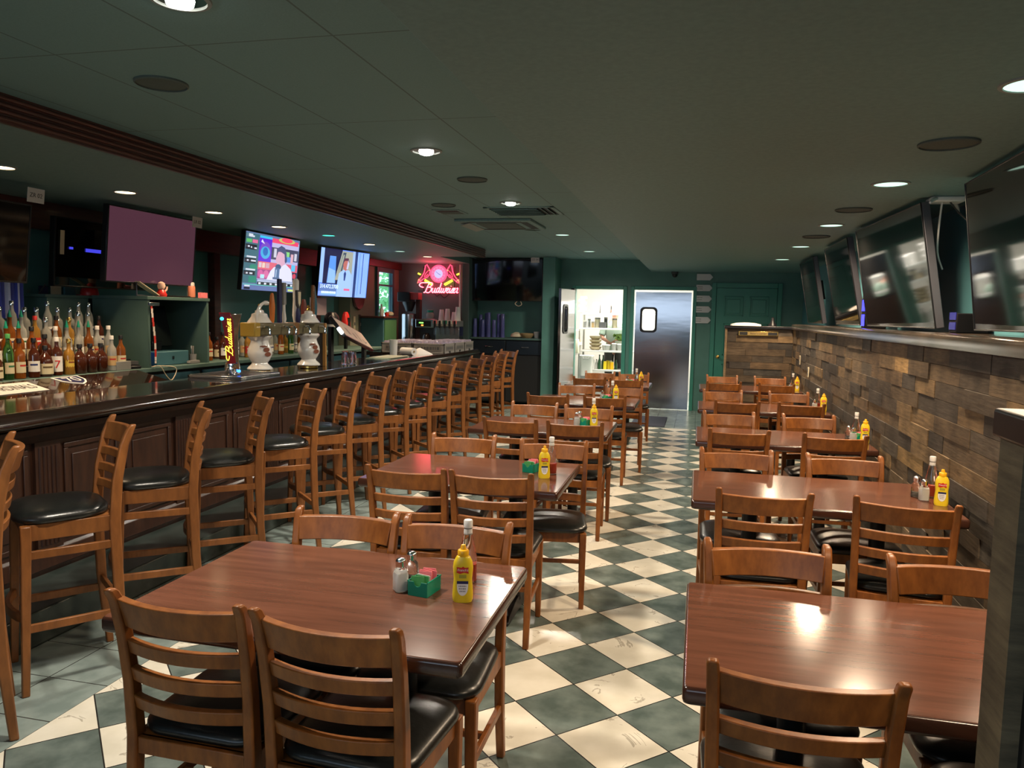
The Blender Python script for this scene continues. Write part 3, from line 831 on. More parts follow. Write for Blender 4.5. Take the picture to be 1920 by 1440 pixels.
for k, (x0, x1, z) in enumerate(((-5.02, -4.89, 1.17), (-5.15, -5.02, 1.25), (-5.33, -5.15, 1.33))):
    rise.bx(x0, x1, 4.15, 5.86, 1.0905, z)
tag(rise.build('bottle_riser', M['black_matte'], bevel=0.003), 'black stepped riser carrying the back rows of liquor bottles', 'riser')
ORDN = ['first', 'second', 'third', 'fourth', 'fifth', 'sixth', 'seventh', 'eighth', 'ninth', 'tenth', 'eleventh', 'twelfth', 'thirteenth', 'fourteenth']
rows = [('front', -4.82, 4.42, 1.0905, [4, 3, 0, 1, 4, 11, 5, 12, 12, 12, 2, 0]),
        ('second', -4.955, 4.42, 1.1705, [13, 1, 7, 7, 0, 12, 2, 6, 6, 7, 2, 2]),
        ('third', -5.085, 4.46, 1.2505, [9, 3, 1, 7, 6, 13, 10, 0, 5, 8, 8, 1]),
        ('rear', -5.22, 4.50, 1.3305, [0, 8, 9, 10, 8, 10, 10, 8, 10, 10, 8, 8])]
rb = random.Random(5)
for nm, x, y0, z, ks in rows:
    for q, k in enumerate(ks):
        y = y0 + 0.112 * q + rb.uniform(-0.008, 0.008) + (0.02 if nm != 'front' else 0)
        place_bottle(k, x + rb.uniform(-0.006, 0.006), y, z, f'{KINDS_[k]["d"]}, {ORDN[q]} in the {nm} row left of the register', 'liquor bottles on the back counter', rb.uniform(-0.9, 0.0))
# more bottles past the register, behind the beer taps
more = [0, 12, 1, 4, 8, 9, 13, 2, 3, 1, 8, 13, 9, 2, 3, 5, 0, 8, 6, 1, 7, 2]
for q, k in enumerate(more):
    x, y = (-4.93 if q % 2 == 0 else -5.08), 7.05 + 0.095 * q * 1.25
    place_bottle(k, x, y, 1.0905, f'{KINDS_[k]["d"]}, {ORDN[q // 2]} {"front" if q % 2 == 0 else "back"} one right of the register', 'liquor bottles behind the beer taps', rb.uniform(-0.8, 0.1))

# ------------------------------------------------------------------ register cabinet
reg = thing('register_cabinet', 'grey green open cabinet housing the cash register', 'cabinet')
MB().bx(-5.34, -4.76, 5.93, 5.96, 1.0905, 1.70).build('side_panel', M['teal_grey'], reg)
MB().bx(-5.34, -4.76, 6.78, 6.81, 1.0905, 1.70).build('side_panel', M['teal_grey'], reg)
MB().bx(-5.34, -4.75, 5.92, 6.82, 1.70, 1.73).build('top_panel', M['teal_grey'], reg, bevel=0.003)
MB().bx(-5.34, -5.31, 5.96, 6.78, 1.0905, 1.70).build('back_panel', M['black_matte'], reg)
po = thing('cash_register', 'black cash register monitor on a dark blue box', 'register', (-5.0, 6.36, 1.0905))
MB().bx(-0.20, 0.16, -0.22, 0.24, 0, 0.13).build('cash_drawer', M['teal_blue'], po, bevel=0.008)
MB().bx(0.16, 0.164, -0.01, 0.02, 0.055, 0.085).build('lock', M['chrome'], po)
Rt = Matrix.Rotation(math.radians(-12), 3, 'Y')
MB().obx((-0.08, 0.03, 0.36), (0.03, 0.44, 0.40), Rt).build('monitor', M['screen_off'], po, bevel=0.008)
MB().bx(-0.12, -0.02, -0.05, 0.08, 0.13, 0.22).build('stand', M['black'], po, bevel=0.005)
MB().bx(-0.045, -0.040, -0.19, -0.18, 0.20, 0.208).build('status_light', plain('green_led', (0, 0.2, 0.1), 0.3, emit=(0.05, 1, 0.5), es=4), po)
s2 = thing('customer_display', 'narrow blue lit screen leaning inside the register cabinet', 'screen', (-5.05, 6.03, 1.27), rot=(math.radians(-18), 0, 0))
MB().bx(-0.012, 0, -0.05, 0.05, -0.12, 0.18).build('frame', M['black'], s2, bevel=0.003)
MB().bx(0, 0.002, -0.045, 0.045, -0.11, 0.17).build('lit_panel', plain('blue_lcd', (0, 0, 0.02), 0.2, emit=(0.05, 0.16, 1.0), es=1.6), s2)
# striped lanyard on a clip
lan = thing('lanyard', 'red and white striped lanyard hanging at the register cabinet edge', 'lanyard', (-4.745, 5.945, 1.66))
MB().bx(0.0, 0.02, -0.03, 0.10, -0.015, 0.015).build('clip', M['steel'], lan, bevel=0.003)
pts = catmull([(0.012, 0.0, 0), (0.016, 0.012, -0.14), (0.018, 0.03, -0.30), (0.018, 0.035, -0.42), (0.02, 0.03, -0.54)], 4)
b = MB()
for i in range(len(pts) - 1):
    b.col = (0.50, 0.03, 0.02) if (i // 2) % 2 == 0 else (0.65, 0.60, 0.55)
    b.rail([pts[i] + Vector((0, -0.011, 0)), pts[i] + Vector((0, 0.011, 0))], (pts[i] - pts[i + 1]).length * 1.05, 0.003)
b.build('strap', M['print'], lan)
cb = thing('phone_cord', 'pale charging cord looping over the counter edge', 'cord', (-4.735, 6.02, 1.095))
MB().tube(catmull([(-0.02, -0.06, 0.004), (0.006, 0.02, 0.004), (0.010, 0.10, -0.09), (0.010, 0.17, -0.13), (0.010, 0.24, -0.05), (0.006, 0.20, -0.01), (-0.03, 0.05, 0.006)], 6), 0.004, 6).build('cable', M['cream'], cb, smooth=True)
ph = thing('desk_telephone', 'black desk telephone beside the liquor bottles', 'telephone', (-4.88, 5.78, 1.0905), math.radians(-20))
b = MB(); b.prism([(-0.10, 0), (0.10, 0), (0.10, 0.025), (-0.10, 0.075)], -0.09, 0.09, 'y'); b.build('base', M['black'], ph, bevel=0.006)
MB().tube(catmull([(-0.07, -0.05, 0.10), (-0.02, -0.05, 0.085), (0.05, -0.05, 0.065), (0.09, -0.05, 0.05)], 4), [0.024] * 3 + [0.015] * 7 + [0.024] * 3, 10).build('handset', M['black'], ph, smooth=True)
MB().bx(-0.02, 0.08, 0.0, 0.075, 0.036, 0.066).build('keypad', M['grey_dark'], ph)
tag(MB().bx(-4.86, -4.77, 5.55, 5.72, 1.0905, 1.165).build('card_box', M['grey'], bevel=0.003), 'small grey box at the right end of the front bottle row', 'box')
pc = thing('pen_cup', 'white cup of pens inside the register cabinet', 'cup', (-4.84, 6.66, 1.0905))
MB().lathe([(0.03, 0), (0.036, 0.09), (0.033, 0.09), (0.028, 0.01)], n=14).build('cup', M['grey'], pc, smooth=True)
for q in range(4): MB().tube([(0.006 * q - 0.01, 0.01 - 0.006 * q, 0.012), (0.02 * q - 0.03, 0.02 - 0.015 * q, 0.17)], 0.004, 6).build('pen', [M['white'], M['black'], M['cream'], M['grey']][q], pc)
hs = thing('cordless_phone', 'pale phone handset lying before the pen cup', 'telephone', (-4.79, 6.60, 1.0905))
MB().loft([[(u * s, v * s, z) for u, v in rrect(0.05, 0.17, 0.02)] for s, z in ((0.9, 0), (1, 0.012), (0.9, 0.032))]).build('handset', M['grey'], hs, smooth=True)

# things standing on the cabinet and ledge
frm = thing('picture_frame', 'tilted silver picture frame at the left end of the wall ledge', 'frame', (-5.46, 5.52, 1.727))
b = MB()
for p in (((0, -0.05, 0.0), (0, 0.05, 0.0)), ((0, -0.055, 0), (0, 0.02, 0.085)), ): b.tube(p, 0.006, 6)
b.build('rim', M['silver_edge'], frm); MB().add([(0, -0.05, 0.002), (0, 0.05, 0.002), (0, 0.02, 0.08)], [(0, 1, 2)]).bx(-0.012, -0.004, -0.04, 0.05, 0, 0.07).build('picture', M['navy'], frm)
tag(MB().bx(-5.48, -5.47, 5.61, 5.72, 1.726, 1.80).build('tan_card', M['cream'], bevel=0.001), 'tan card leaning on the wall ledge', 'card')
tag(MB().bx(-5.47, -5.45, 5.74, 5.86, 1.726, 1.80).build('blue_card', M['teal_blue'], bevel=0.001), 'teal card standing on the wall ledge', 'card')
cp = thing('baseball_cap', 'red baseball cap lying on the wall ledge', 'cap', (-5.42, 5.99, 1.726), math.radians(200))
MB().lathe([(0.075, 0), (0.078, 0.02), (0.07, 0.06), (0.045, 0.085), (0.01, 0.092)], n=16).build('crown', M['red'], cp, smooth=True)
MB().prism([(0.02, -0.06), (0.10, -0.065), (0.145, -0.035), (0.155, 0), (0.145, 0.035), (0.10, 0.065), (0.02, 0.06)], 0.0, 0.008).build('brim', M['red'], cp, bevel=0.002)
sg = thing('tent_sign', 'angled white tent sign with a dark oval on the register cabinet', 'sign', (-4.86, 6.06, 1.7315))
b = MB(); b.tube([(0, -0.14, 0.005), (0, -0.14, 0.125), (0, 0.13, 0.005), (0, -0.14, 0.005)], 0.006, 6); b.build('frame', M['silver_edge'], sg)
b = MB(); b.obx((0.0, -0.005, 0.065), (0.07, 0.30, 0.006), Matrix.Rotation(math.radians(-24), 3, 'X')); b.build('face', M['cream'], sg)
b = MB(); b.lathe([(0.035, 0), (0.035, 0.001)], n=16, sx=0.8, sy=1.2); o = b.build('oval_mark', M['grey_dark'], sg); o.location = (0, -0.05, 0.0895); o.rotation_euler = (math.radians(-24), 0, 0)
fg = thing('figurine', 'small bald figurine in a red shirt on the register cabinet', 'figurine', (-4.84, 6.22, 1.7315))
MB().lathe([(0.045, 0), (0.05, 0.02), (0.035, 0.05), (0.025, 0.065)], n=14).build('shirt', M['red'], fg, smooth=True)
MB().lathe([(0.006, 0.062), (0.028, 0.072), (0.036, 0.098), (0.030, 0.125), (0.008, 0.138)], n=14).build('head', plain('figurine_skin', (0.62, 0.42, 0.33), 0.4), fg, smooth=True)
MB().tube([(0.01, 0.035, 0.05), (0.015, 0.055, 0.07), (0.015, 0.058, 0.095)], 0.009, 8).build('arm', plain('figurine_arm', (0.60, 0.40, 0.32), 0.4), fg, smooth=True)
tag(MB().bx(-4.94, -4.78, 6.30, 6.56, 1.7315, 1.745).build('black_tray', M['black'], bevel=0.004), 'flat black tray on top of the register cabinet', 'tray')
def can(name, label, x, y, z, r, h, m, top=M['steel']):
    t = thing(name, label, 'can', (x, y, z))
    MB().lathe([(r * 0.8, 0), (r, 0.008), (r, h - 0.012), (r * 0.82, h)], n=16).build('can_body', m, t, smooth=True)
    MB().lathe([(r * 0.8, h), (r * 0.8, h + 0.003)], n=16).build('lid', top, t)
    return t
can('orange_can', 'short orange can on the register cabinet', -4.82, 6.63, 1.7315, 0.035, 0.115, plain('orange_print', (0.45, 0.16, 0.09), 0.4))
can('white_can', 'tall white and black can behind the orange can', -4.90, 6.73, 1.7315, 0.036, 0.155, M['white'])
tag(MB().bx(-4.80, -4.76, 6.70, 6.80, 1.7315, 1.785).build('pink_box', M['pink'], bevel=0.002), 'small pink box at the right edge of the register cabinet', 'box')

# striped cloth hanging under the left screen
b = MB(); n = 24
for k in range(n):
    y0, y1 = 4.86 + 0.42 * k / n, 4.86 + 0.42 * (k + 1) / n
    x0, x1 = -5.42 + 0.015 * math.sin(k * 1.3), -5.42 + 0.015 * math.sin((k + 1) * 1.3)
    b.col = (0.45, 0.50, 0.72) if k % 6 in (2, 3) else (0.02, 0.04, 0.36)
    b.add([(x0, y0, 1.52), (x1, y1, 1.52), (x1, y1, 1.83), (x0, y0, 1.83), (x0 - 0.006, y0, 1.52), (x1 - 0.006, y1, 1.52), (x1 - 0.006, y1, 1.83), (x0 - 0.006, y0, 1.83)],
          [(0, 1, 2, 3), (7, 6, 5, 4), (0, 4, 5, 1), (3, 2, 6, 7)])
tag(b.build('striped_flag', M['print']), 'blue and white striped flag hanging below the leftmost screen', 'flag')
BT = 1.0785      # top of the bar
# ------------------------------------------------------------------ screens
def television(label, c, w, h, rz, tilt, screen='screen_off', bezel='black', edge=0.012, pic=None, name='television', case='black'):
    t = thing(name, label, 'television', c, rot=(tilt, 0, rz))
    MB().bx(-w / 2, w / 2, -0.015, 0.035, -h / 2, h / 2).build('case', M[case], t, bevel=0.004)
    b = MB()
    for x0, x1, z0, z1 in ((-w / 2, w / 2, -h / 2, -h / 2 + edge), (-w / 2, w / 2, h / 2 - edge, h / 2), (-w / 2, -w / 2 + edge, -h / 2, h / 2), (w / 2 - edge, w / 2, -h / 2, h / 2)):
        b.bx(x0, x1, -0.022, -0.013, z0, z1)
    b.build('bezel', M[bezel], t, bevel=0.002)
    MB().bx(-w / 2 + edge, w / 2 - edge, -0.018, -0.014, -h / 2 + edge, h / 2 - edge).build('screen', M[screen], t)
    MB().bx(-0.12, 0.12, 0.035, 0.13, -0.12, 0.12).build('wall_bracket', M['black_matte'], t)
    if pic:
        b = MB()
        iw, ih = w - 2 * edge, h - 2 * edge
        for k, (colr, poly) in enumerate(pic):
            b.col = colr
            y = -0.0185 - 0.00025 * k
            b.quad([((u - 0.5) * iw, y, (v - 0.5) * ih) for u, v in poly])
        b.build('lit_picture', M['screen_on'], t)
    return t
def R(u0, u1, v0, v1): return [(u0, v0), (u1, v0), (u1, v1), (u0, v1)]
def E(cu, cv, ru, rv, n=20): return [(cu + ru * math.cos(2 * PI * k / n), cv + rv * math.sin(2 * PI * k / n)) for k in range(n)]
P1 = [((0.10, 0.16, 0.30), R(0, 1, 0, 1)), ((0.045, 0.12, 0.16), R(0, 0.24, 0.12, 0.98)), ((0.10, 0.40, 0.12), R(0.02, 0.11, 0.82, 0.88)), ((0.60, 0.12, 0.25), R(0.12, 0.21, 0.82, 0.88)),
      ((0.01, 0.01, 0.02), R(0.01, 0.2, 0.70, 0.79)), ((0.01, 0.01, 0.02), R(0.01, 0.2, 0.47, 0.55)), ((0.01, 0.01, 0.02), R(0.01, 0.2, 0.26, 0.33)), ((0.02, 0.20, 0.14), E(0.17, 0.40, 0.07, 0.05)),
      ((0.02, 0.20, 0.14), R(0.10, 0.23, 0.13, 0.24)),
      ((0.40, 0.38, 0.62), R(0.24, 0.985, 0.20, 0.93)), ((0.70, 0.06, 0.14), R(0.46, 0.97, 0.88, 0.96)), ((0.45, 0.45, 0.12), E(0.74, 0.95, 0.16, 0.05)), ((0.75, 0.06, 0.12), E(0.74, 0.96, 0.11, 0.045)), ((0.42, 0.40, 0.62), R(0.46, 0.985, 0.80, 0.88)),
      ((0.05, 0.05, 0.10), R(0.46, 0.985, 0.58, 0.80)), ((0.04, 0.45, 0.75), R(0.24, 0.46, 0.93, 0.97)), ((0.10, 0.02, 0.55), R(0.235, 0.46, 0.52, 0.93)), ((0.16, 0.06, 0.45), E(0.35, 0.72, 0.095, 0.155)), ((0.05, 0.35, 0.60), E(0.35, 0.68, 0.085, 0.11)), ((0.02, 0.12, 0.42), E(0.35, 0.70, 0.045, 0.075)), ((0.6, 0.6, 0.75), [(0.26, 0.86), (0.33, 0.83), (0.28, 0.91)]),
      ((0.60, 0.10, 0.16), R(0.235, 0.985, 0.38, 0.52)), ((0.55, 0.45, 0.50), R(0.25, 0.30, 0.41, 0.50)), ((0.65, 0.50, 0.42), R(0.31, 0.36, 0.41, 0.50)), ((0.5, 0.30, 0.38), R(0.37, 0.44, 0.41, 0.50)), ((0.10, 0.45, 0.70), R(0.86, 0.94, 0.40, 0.52)),
      ((0.30, 0.05, 0.20), R(0.235, 0.48, 0.21, 0.38)), ((0.55, 0.10, 0.30), E(0.29, 0.30, 0.045, 0.07)), ((0.55, 0.12, 0.30), E(0.39, 0.30, 0.05, 0.07)), ((0.35, 0.65, 0.75), R(0.29, 0.36, 0.22, 0.29)), ((0.03, 0.03, 0.06), R(0.88, 0.985, 0.2, 0.38)), ((0.55, 0.06, 0.1), E(0.93, 0.31, 0.035, 0.05)),
      ((0.20, 0.55, 0.18), R(0.72, 0.80, 0.66, 0.75)), ((0.10, 0.25, 0.60), R(0.74, 0.84, 0.56, 0.66)), ((0.6, 0.35, 0.42), R(0.83, 0.88, 0.55, 0.72)), ((0.5, 0.5, 0.6), R(0.50, 0.55, 0.62, 0.78)), ((0.5, 0.5, 0.6), R(0.90, 0.95, 0.60, 0.74)),
      ((0.62, 0.62, 0.85), [(0.40, 0.20), (0.46, 0.36), (0.52, 0.44), (0.60, 0.47), (0.74, 0.52), (0.84, 0.44), (0.88, 0.36), (0.90, 0.20)]),
      ((0.58, 0.33, 0.45), [(0.55, 0.62), (0.54, 0.56), (0.57, 0.52), (0.58, 0.46), (0.66, 0.46), (0.72, 0.52), (0.73, 0.62), (0.71, 0.72), (0.58, 0.74)]),
      ((0.06, 0.07, 0.16), [(0.55, 0.72), (0.57, 0.80), (0.63, 0.85), (0.70, 0.82), (0.74, 0.72), (0.75, 0.60), (0.72, 0.58), (0.70, 0.70), (0.62, 0.74)]), ((0.05, 0.07, 0.16), E(0.735, 0.60, 0.022, 0.06)),
      ((0.04, 0.08, 0.18), E(0.60, 0.455, 0.055, 0.05)), ((0.08, 0.14, 0.28), R(0.54, 0.63, 0.26, 0.43)), ((0.40, 0.50, 0.70), R(0.56, 0.575, 0.24, 0.40)), ((0.08, 0.12, 0.24), R(0.51, 0.64, 0.22, 0.26)),
      ((0.35, 0.40, 0.55), R(0.24, 0.985, 0.155, 0.195)), ((0.015, 0.02, 0.03), R(0.24, 0.985, 0.10, 0.155)), ((0.10, 0.50, 0.42), R(0, 1, 0.088, 0.10)), ((0.10, 0.14, 0.32), R(0, 1, 0, 0.088)), ((0.01, 0.01, 0.03), R(0.02, 0.12, 0.01, 0.05)), ((0.50, 0.28, 0.60), R(0.68, 0.72, 0.02, 0.075)), ((0.50, 0.62, 0.20), R(0.82, 0.95, 0.015, 0.055))]
for q in range(7): P1.append(((0.6, 0.62, 0.7), R(0.26 + q * 0.10, 0.30 + q * 0.10, 0.11, 0.145)))
for a, c, v in ((0.03, 0.06, 0.75), (0.08, 0.10, 0.74), (0.14, 0.18, 0.73), (0.03, 0.06, 0.51), (0.10, 0.18, 0.51), (0.03, 0.06, 0.29), (0.09, 0.14, 0.29), (0.03, 0.13, 0.93), (0.03, 0.10, 0.955), (0.02, 0.18, 0.575), (0.02, 0.18, 0.355), (0.02, 0.11, 0.07)):
    P1.append(((0.55, 0.58, 0.66), R(a, c, v - 0.014, v + 0.014)))
P2 = [((0.10, 0.22, 0.80), R(0, 1, 0, 1)), ((0.30, 0.48, 0.95), R(0, 0.07, 0.28, 1)), ((0.01, 0.01, 0.05), R(0.07, 0.42, 0.26, 1)), ((0.10, 0.28, 0.80), [(0.15, 0.28), (0.32, 0.28), (0.30, 0.85), (0.18, 0.85)]), ((0.25, 0.45, 0.95), [(0.16, 0.28), (0.31, 0.28), (0.30, 0.55), (0.17, 0.60)]),
      ((0.33, 0.34, 0.28), [(0.30, 0.35), (0.42, 0.98), (0.68, 0.98), (0.70, 0.40)]), ((0.06, 0.08, 0.12), [(0.36, 0.55), (0.44, 0.95), (0.50, 0.95), (0.44, 0.55)]), ((0.30, 0.32, 0.26), [(0.35, 0.50), (0.44, 0.90), (0.47, 0.90), (0.40, 0.50)]),
      ((0.30, 0.45, 0.85), R(0.64, 0.72, 0.0, 1)), ((0.02, 0.04, 0.16), R(0.69, 0.745, 0, 1)), ((0.24, 0.42, 0.98), R(0.745, 0.985, 0.0, 0.99)), ((0.03, 0.07, 0.35), R(0.855, 0.87, 0.08, 0.98)), ((0.16, 0.32, 0.90), R(0.78, 0.80, 0.05, 0.98)),
      ((0.33, 0.50, 0.95), [(0.35, 0.0), (0.36, 0.32), (0.38, 0.50), (0.46, 0.58), (0.58, 0.58), (0.64, 0.48), (0.65, 0.0)]), ((0.03, 0.05, 0.20), [(0.485, 0.35), (0.475, 0.50), (0.50, 0.56), (0.525, 0.50), (0.51, 0.35)]),
      ((0.45, 0.14, 0.12), [(0.46, 0.60), (0.45, 0.70), (0.48, 0.80), (0.54, 0.80), (0.565, 0.70), (0.55, 0.60), (0.505, 0.56)]), ((0.10, 0.03, 0.06), [(0.45, 0.74), (0.47, 0.83), (0.55, 0.84), (0.575, 0.74), (0.54, 0.78), (0.49, 0.78)]), ((0.50, 0.50, 0.70), [(0.52, 0.60), (0.545, 0.80), (0.57, 0.72), (0.555, 0.60)]),
      ((0.70, 0.12, 0.25), R(0.50, 0.62, 0.135, 0.18)), ((0.12, 0.20, 0.46), R(0, 0.35, 0, 0.25)), ((0.22, 0.34, 0.95), R(0.0, 0.06, 0.02, 0.10)), ((0.22, 0.42, 0.95), R(0.06, 0.36, 0.02, 0.085))]
tvA = television('dark television at the left picture edge above the liquor bottles', (-4.85, 4.19, 2.08), 1.16, 0.58, PI / 2, math.radians(7))
tvX = television('dark television set back between two other screens over the bottles', (-5.22, 5.93, 2.08), 1.10, 0.58, PI / 2, math.radians(4))
MB().bx(-0.50, -0.46, -0.03, -0.024, -0.02, 0.18).build('paper_strip', M['cream'], tvX)
M['blue_led'] = plain('blue_led', (0, 0, 0.2), 0.3, emit=(0.08, 0.08, 1.0), es=0.5)
MB().bx(-0.22, 0.02, -0.026, -0.023, 0.02, 0.05).build('blue_light', M['blue_led'], tvX)
MB().bx(-0.40, -0.36, -0.026, -0.023, 0.03, 0.05).build('blue_light', M['blue_led'], tvX)
tvB = television('television glowing dull purple above the register cabinet', (-4.87, 6.15, 2.165), 1.17, 0.65, PI / 2, math.radians(5), screen='purple_screen')
tvC = television('lit television showing a man with headphones at a microphone', (-4.965, 8.325, 2.178), 1.21, 0.665, PI / 2, math.radians(6), bezel='silver_edge', edge=0.008, pic=P1)
tvD = television('lit blue television showing a person in a white coat', (-4.95, 10.235, 2.165), 1.17, 0.675, math.radians(80), math.radians(6), bezel='black', edge=0.008, pic=P2)
M['caption'] = plain('caption_white', (0.5, 0.6, 0.9), 0.4, emit=(0.55, 0.7, 1.0), es=1.2)
text('caption', '314.472.2700', 0.075, M['caption'], tvD, (-0.55, -0.026, -0.195), (PI / 2, 0, 0), align='LEFT')
marks('small_caption', M['caption'], tvD, [(-0.51, -0.19, -0.29, 0.03)], (0, -0.026, 0), (PI / 2, 0, 0))
tvE = television('large dark television in the alcove over the blue cups', (-3.355, 13.50, 2.245), 1.31, 0.75, 0, math.radians(3))
for o_, lx, lz, sz in ((tvA, 0.60, 0.36, 1), (tvB, 0.58, 0.31, 1), (tvE, 0.52, 0.36, 1)):
    MB().bx(lx - 0.075, lx + 0.075, -0.030, -0.027, lz - 0.052, lz + 0.052).build('paper_tag', M['paper'], o_)
    text('tag_number', 'ZR 02' if o_ is tvA else ('LR 02' if o_ is tvB else 'ZZ 04'), 0.045, M['grey_dark'], o_, (lx, -0.0305, lz), (PI / 2, 0, 0))
# cables hanging under the alcove screen
MB().tube(catmull([(0.20, 0.0, -0.37), (0.16, -0.02, -0.42), (0.22, -0.02, -0.46), (0.28, -0.02, -0.43), (0.25, 0.0, -0.37)], 5), 0.007, 6).build('cable', M['cream'], tvE, smooth=True)

# ------------------------------------------------------------------ script lettering of the beer sign, as pen strokes
def script_strokes():
    T = []
    T.append([(-0.28, 0.55), (-0.55, 0.60), (-0.78, 0.78), (-0.62, 1.02), (-0.1, 1.04), (0.30, 1.06), (0.16, 0.6), (0.02, 0.08), (-0.15, 0.0)])
    T.append([(0.28, 1.04), (0.60, 1.03), (0.66, 0.78), (0.40, 0.58), (0.20, 0.56)])
    T.append([(0.40, 0.57), (0.64, 0.46), (0.60, 0.14), (0.32, -0.02), (0.06, 0.08)])
    T.append([(0.80, 0.5), (0.76, 0.16), (0.86, 0.0), (1.02, 0.15), (1.10, 0.5), (1.06, 0.1), (1.16, 0.0), (1.28, 0.15)])
    T.append([(1.56, 0.42), (1.42, 0.52), (1.28, 0.28), (1.34, 0.02), (1.48, 0.10), (1.58, 0.45), (1.66, 1.05)]); T.append([(1.58, 0.45), (1.57, 0.08), (1.68, 0.02), (1.78, 0.2)])
    T.append([(1.82, 0.5), (1.78, 0.14), (1.87, 0.0), (2.00, 0.18), (2.04, 0.48), (2.02, 0.12), (2.12, 0.0), (2.26, 0.2), (2.28, 0.5), (2.38, 0.44)])
    T.append([(2.42, 0.22), (2.58, 0.34), (2.56, 0.50), (2.44, 0.44), (2.41, 0.14), (2.50, 0.0), (2.68, 0.12)])
    T.append([(2.76, 0.5), (2.72, 0.12), (2.80, 0.0), (2.92, 0.16)]); T.append([(2.79, 0.68), (2.81, 0.72)])
    T.append([(2.92, 0.16), (3.10, 0.52), (3.12, 0.18), (3.04, 0.0), (2.92, 0.05)])
    T.append([(3.16, 0.2), (3.32, 0.34), (3.30, 0.50), (3.19, 0.44), (3.16, 0.14), (3.25, 0.0), (3.42, 0.14)])
    T.append([(3.48, 0.44), (3.52, 0.50), (3.60, 0.46), (3.54, 0.12), (3.60, 0.0), (3.70, 0.1)])
    return T
def stroke_mesh(b, strokes, s, r, place):
    for st_ in strokes:
        pts = catmull([(u + 0.18 * v, v, 0) for u, v in st_], 4)
        b.tube([place((p.x - 1.5) * s, (p.y - 0.5) * s) for p in pts], r, 6)
NEON = lambda nm, c, e: plain(nm, (0.02, 0.01, 0.01), 0.4, emit=c, es=e)
M['neon_red'] = NEON('neon_red', (1.0, 0.03, 0.07), 3)
M['neon_pink'] = NEON('neon_pink', (1.0, 0.30, 0.32), 2.2)
M['neon_yellow'] = NEON('neon_yellow', (0.95, 0.85, 0.05), 1.6)
M['neon_orange'] = NEON('neon_orange', (1.0, 0.16, 0.06), 2.5)
ns = thing('neon_sign', 'red neon beer sign with a clock, two birds and script lettering', 'sign', (-4.605, 13.38, 2.27))
b = MB(); stroke_mesh(b, script_strokes(), 0.170, 0.0072, lambda u, v: (u, -0.01, v - 0.185)); b.build('script_tubes', M['neon_pink'], ns, smooth=True)
# red outline panel behind the lettering
b = MB()
for st_ in script_strokes():
    pts = catmull([(u + 0.18 * v, v, 0) for u, v in st_], 3)
    b.tube([((p.x - 1.5) * 0.170, 0.012, (p.y - 0.5) * 0.170 - 0.185) for p in pts], 0.0135, 6)
b.build('red_backing', M['neon_red'], ns, smooth=True)
ring = lambda r, y, n=28: [(r * math.cos(2 * PI * k / n), y, 0.07 + r * math.sin(2 * PI * k / n)) for k in range(n)]
MB().tube(ring(0.142, 0), 0.010, 6, True).tube(ring(0.150, 0.01), 0.013, 6, True).build('clock_ring', M['neon_red'], ns, smooth=True)
MB().lathe([(0.135, 0), (0.135, 0.012)], n=28).build('clock_face', NEON('clock_face_lit', (0.85, 0.20, 0.38), 0.8), ns)
cf = [o for o in bpy.data.objects if o.parent == ns and o.name.startswith('clock_face')][0]
cf.rotation_euler = (PI / 2, 0, 0); cf.location = (0, 0.015, 0.07)
o = MB().lathe([(0.078, 0), (0.078, 0.005)], n=24).build('clock_centre', NEON('clock_centre_lit', (0.45, 0.45, 0.95), 0.9), ns); o.rotation_euler = (PI / 2, 0, 0); o.location = (0, 0.002, 0.07)
b = MB()
for k in range(12):
    a = PI / 6 * k
    b.obx((0.106 * math.sin(a), 0.0, 0.07 + 0.106 * math.cos(a)), (0.014, 0.003, 0.03), Matrix.Rotation(a, 3, 'Y'))
b.build('clock_marks', M['neon_red'], ns)
b = MB().obx((0.016, -0.006, 0.062), (0.006, 0.003, 0.06), Matrix.Rotation(2.1, 3, 'Y')); b.obx((-0.022, -0.006, 0.088), (0.005, 0.003, 0.07), Matrix.Rotation(-0.9, 3, 'Y')); b.build('clock_hands', M['ink'], ns)
BIRD = [(0.155, 0.105), (0.19, 0.16), (0.225, 0.215), (0.25, 0.195), (0.262, 0.13), (0.275, 0.07), (0.315, 0.0), (0.375, -0.07), (0.40, -0.12), (0.355, -0.10), (0.29, -0.045), (0.21, -0.01), (0.175, 0.03), (0.165, 0.075), (0.155, 0.105)]
WING = [(0.20, 0.10), (0.245, 0.055), (0.275, -0.01), (0.235, 0.005), (0.205, 0.04)]
for s in (-1, 1):
    b = MB().tube([(s * u, 0, v + 0.02) for u, v in BIRD], 0.010, 6).tube([(s * u, 0, v + 0.02) for u, v in WING], 0.007, 6)
    b.build('bird_tubes', M['neon_red'], ns, smooth=True)
    MB().tube([(s * u, 0, v + 0.02) for u, v in ((0.375, -0.05), (0.40, -0.12), (0.34, -0.09), (0.375, -0.05))], 0.010, 6).build('tail_tubes', M['neon_orange'], ns, smooth=True)
    MB().tube([(s * u, 0.004, v + 0.02) for u, v in ((0.11, -0.135), (0.26, -0.055), (0.27, -0.075), (0.13, -0.155), (0.11, -0.135))], 0.011, 6).tube([(s * 0.345, 0.004, 0.055), (s * 0.395, 0.004, 0.075)], 0.016, 6).build('bat_tubes', M['neon_yellow'], ns, smooth=True)
    MB().tube([(s * 0.165, 0, 0.13), (s * 0.185, 0, 0.135)], 0.012, 6).build('beak_tube', M['neon_orange'], ns, smooth=True)
_l = bpy.data.lights.new('neon_glow', 'POINT'); _l.energy = 7; _l.color = (1.0, 0.06, 0.10); _l.shadow_soft_size = 0.25
_lo = bpy.data.objects.new('neon_glow', _l); COL.objects.link(_lo); _lo.parent = ns; _lo.location = (0, -0.40, 0.16)
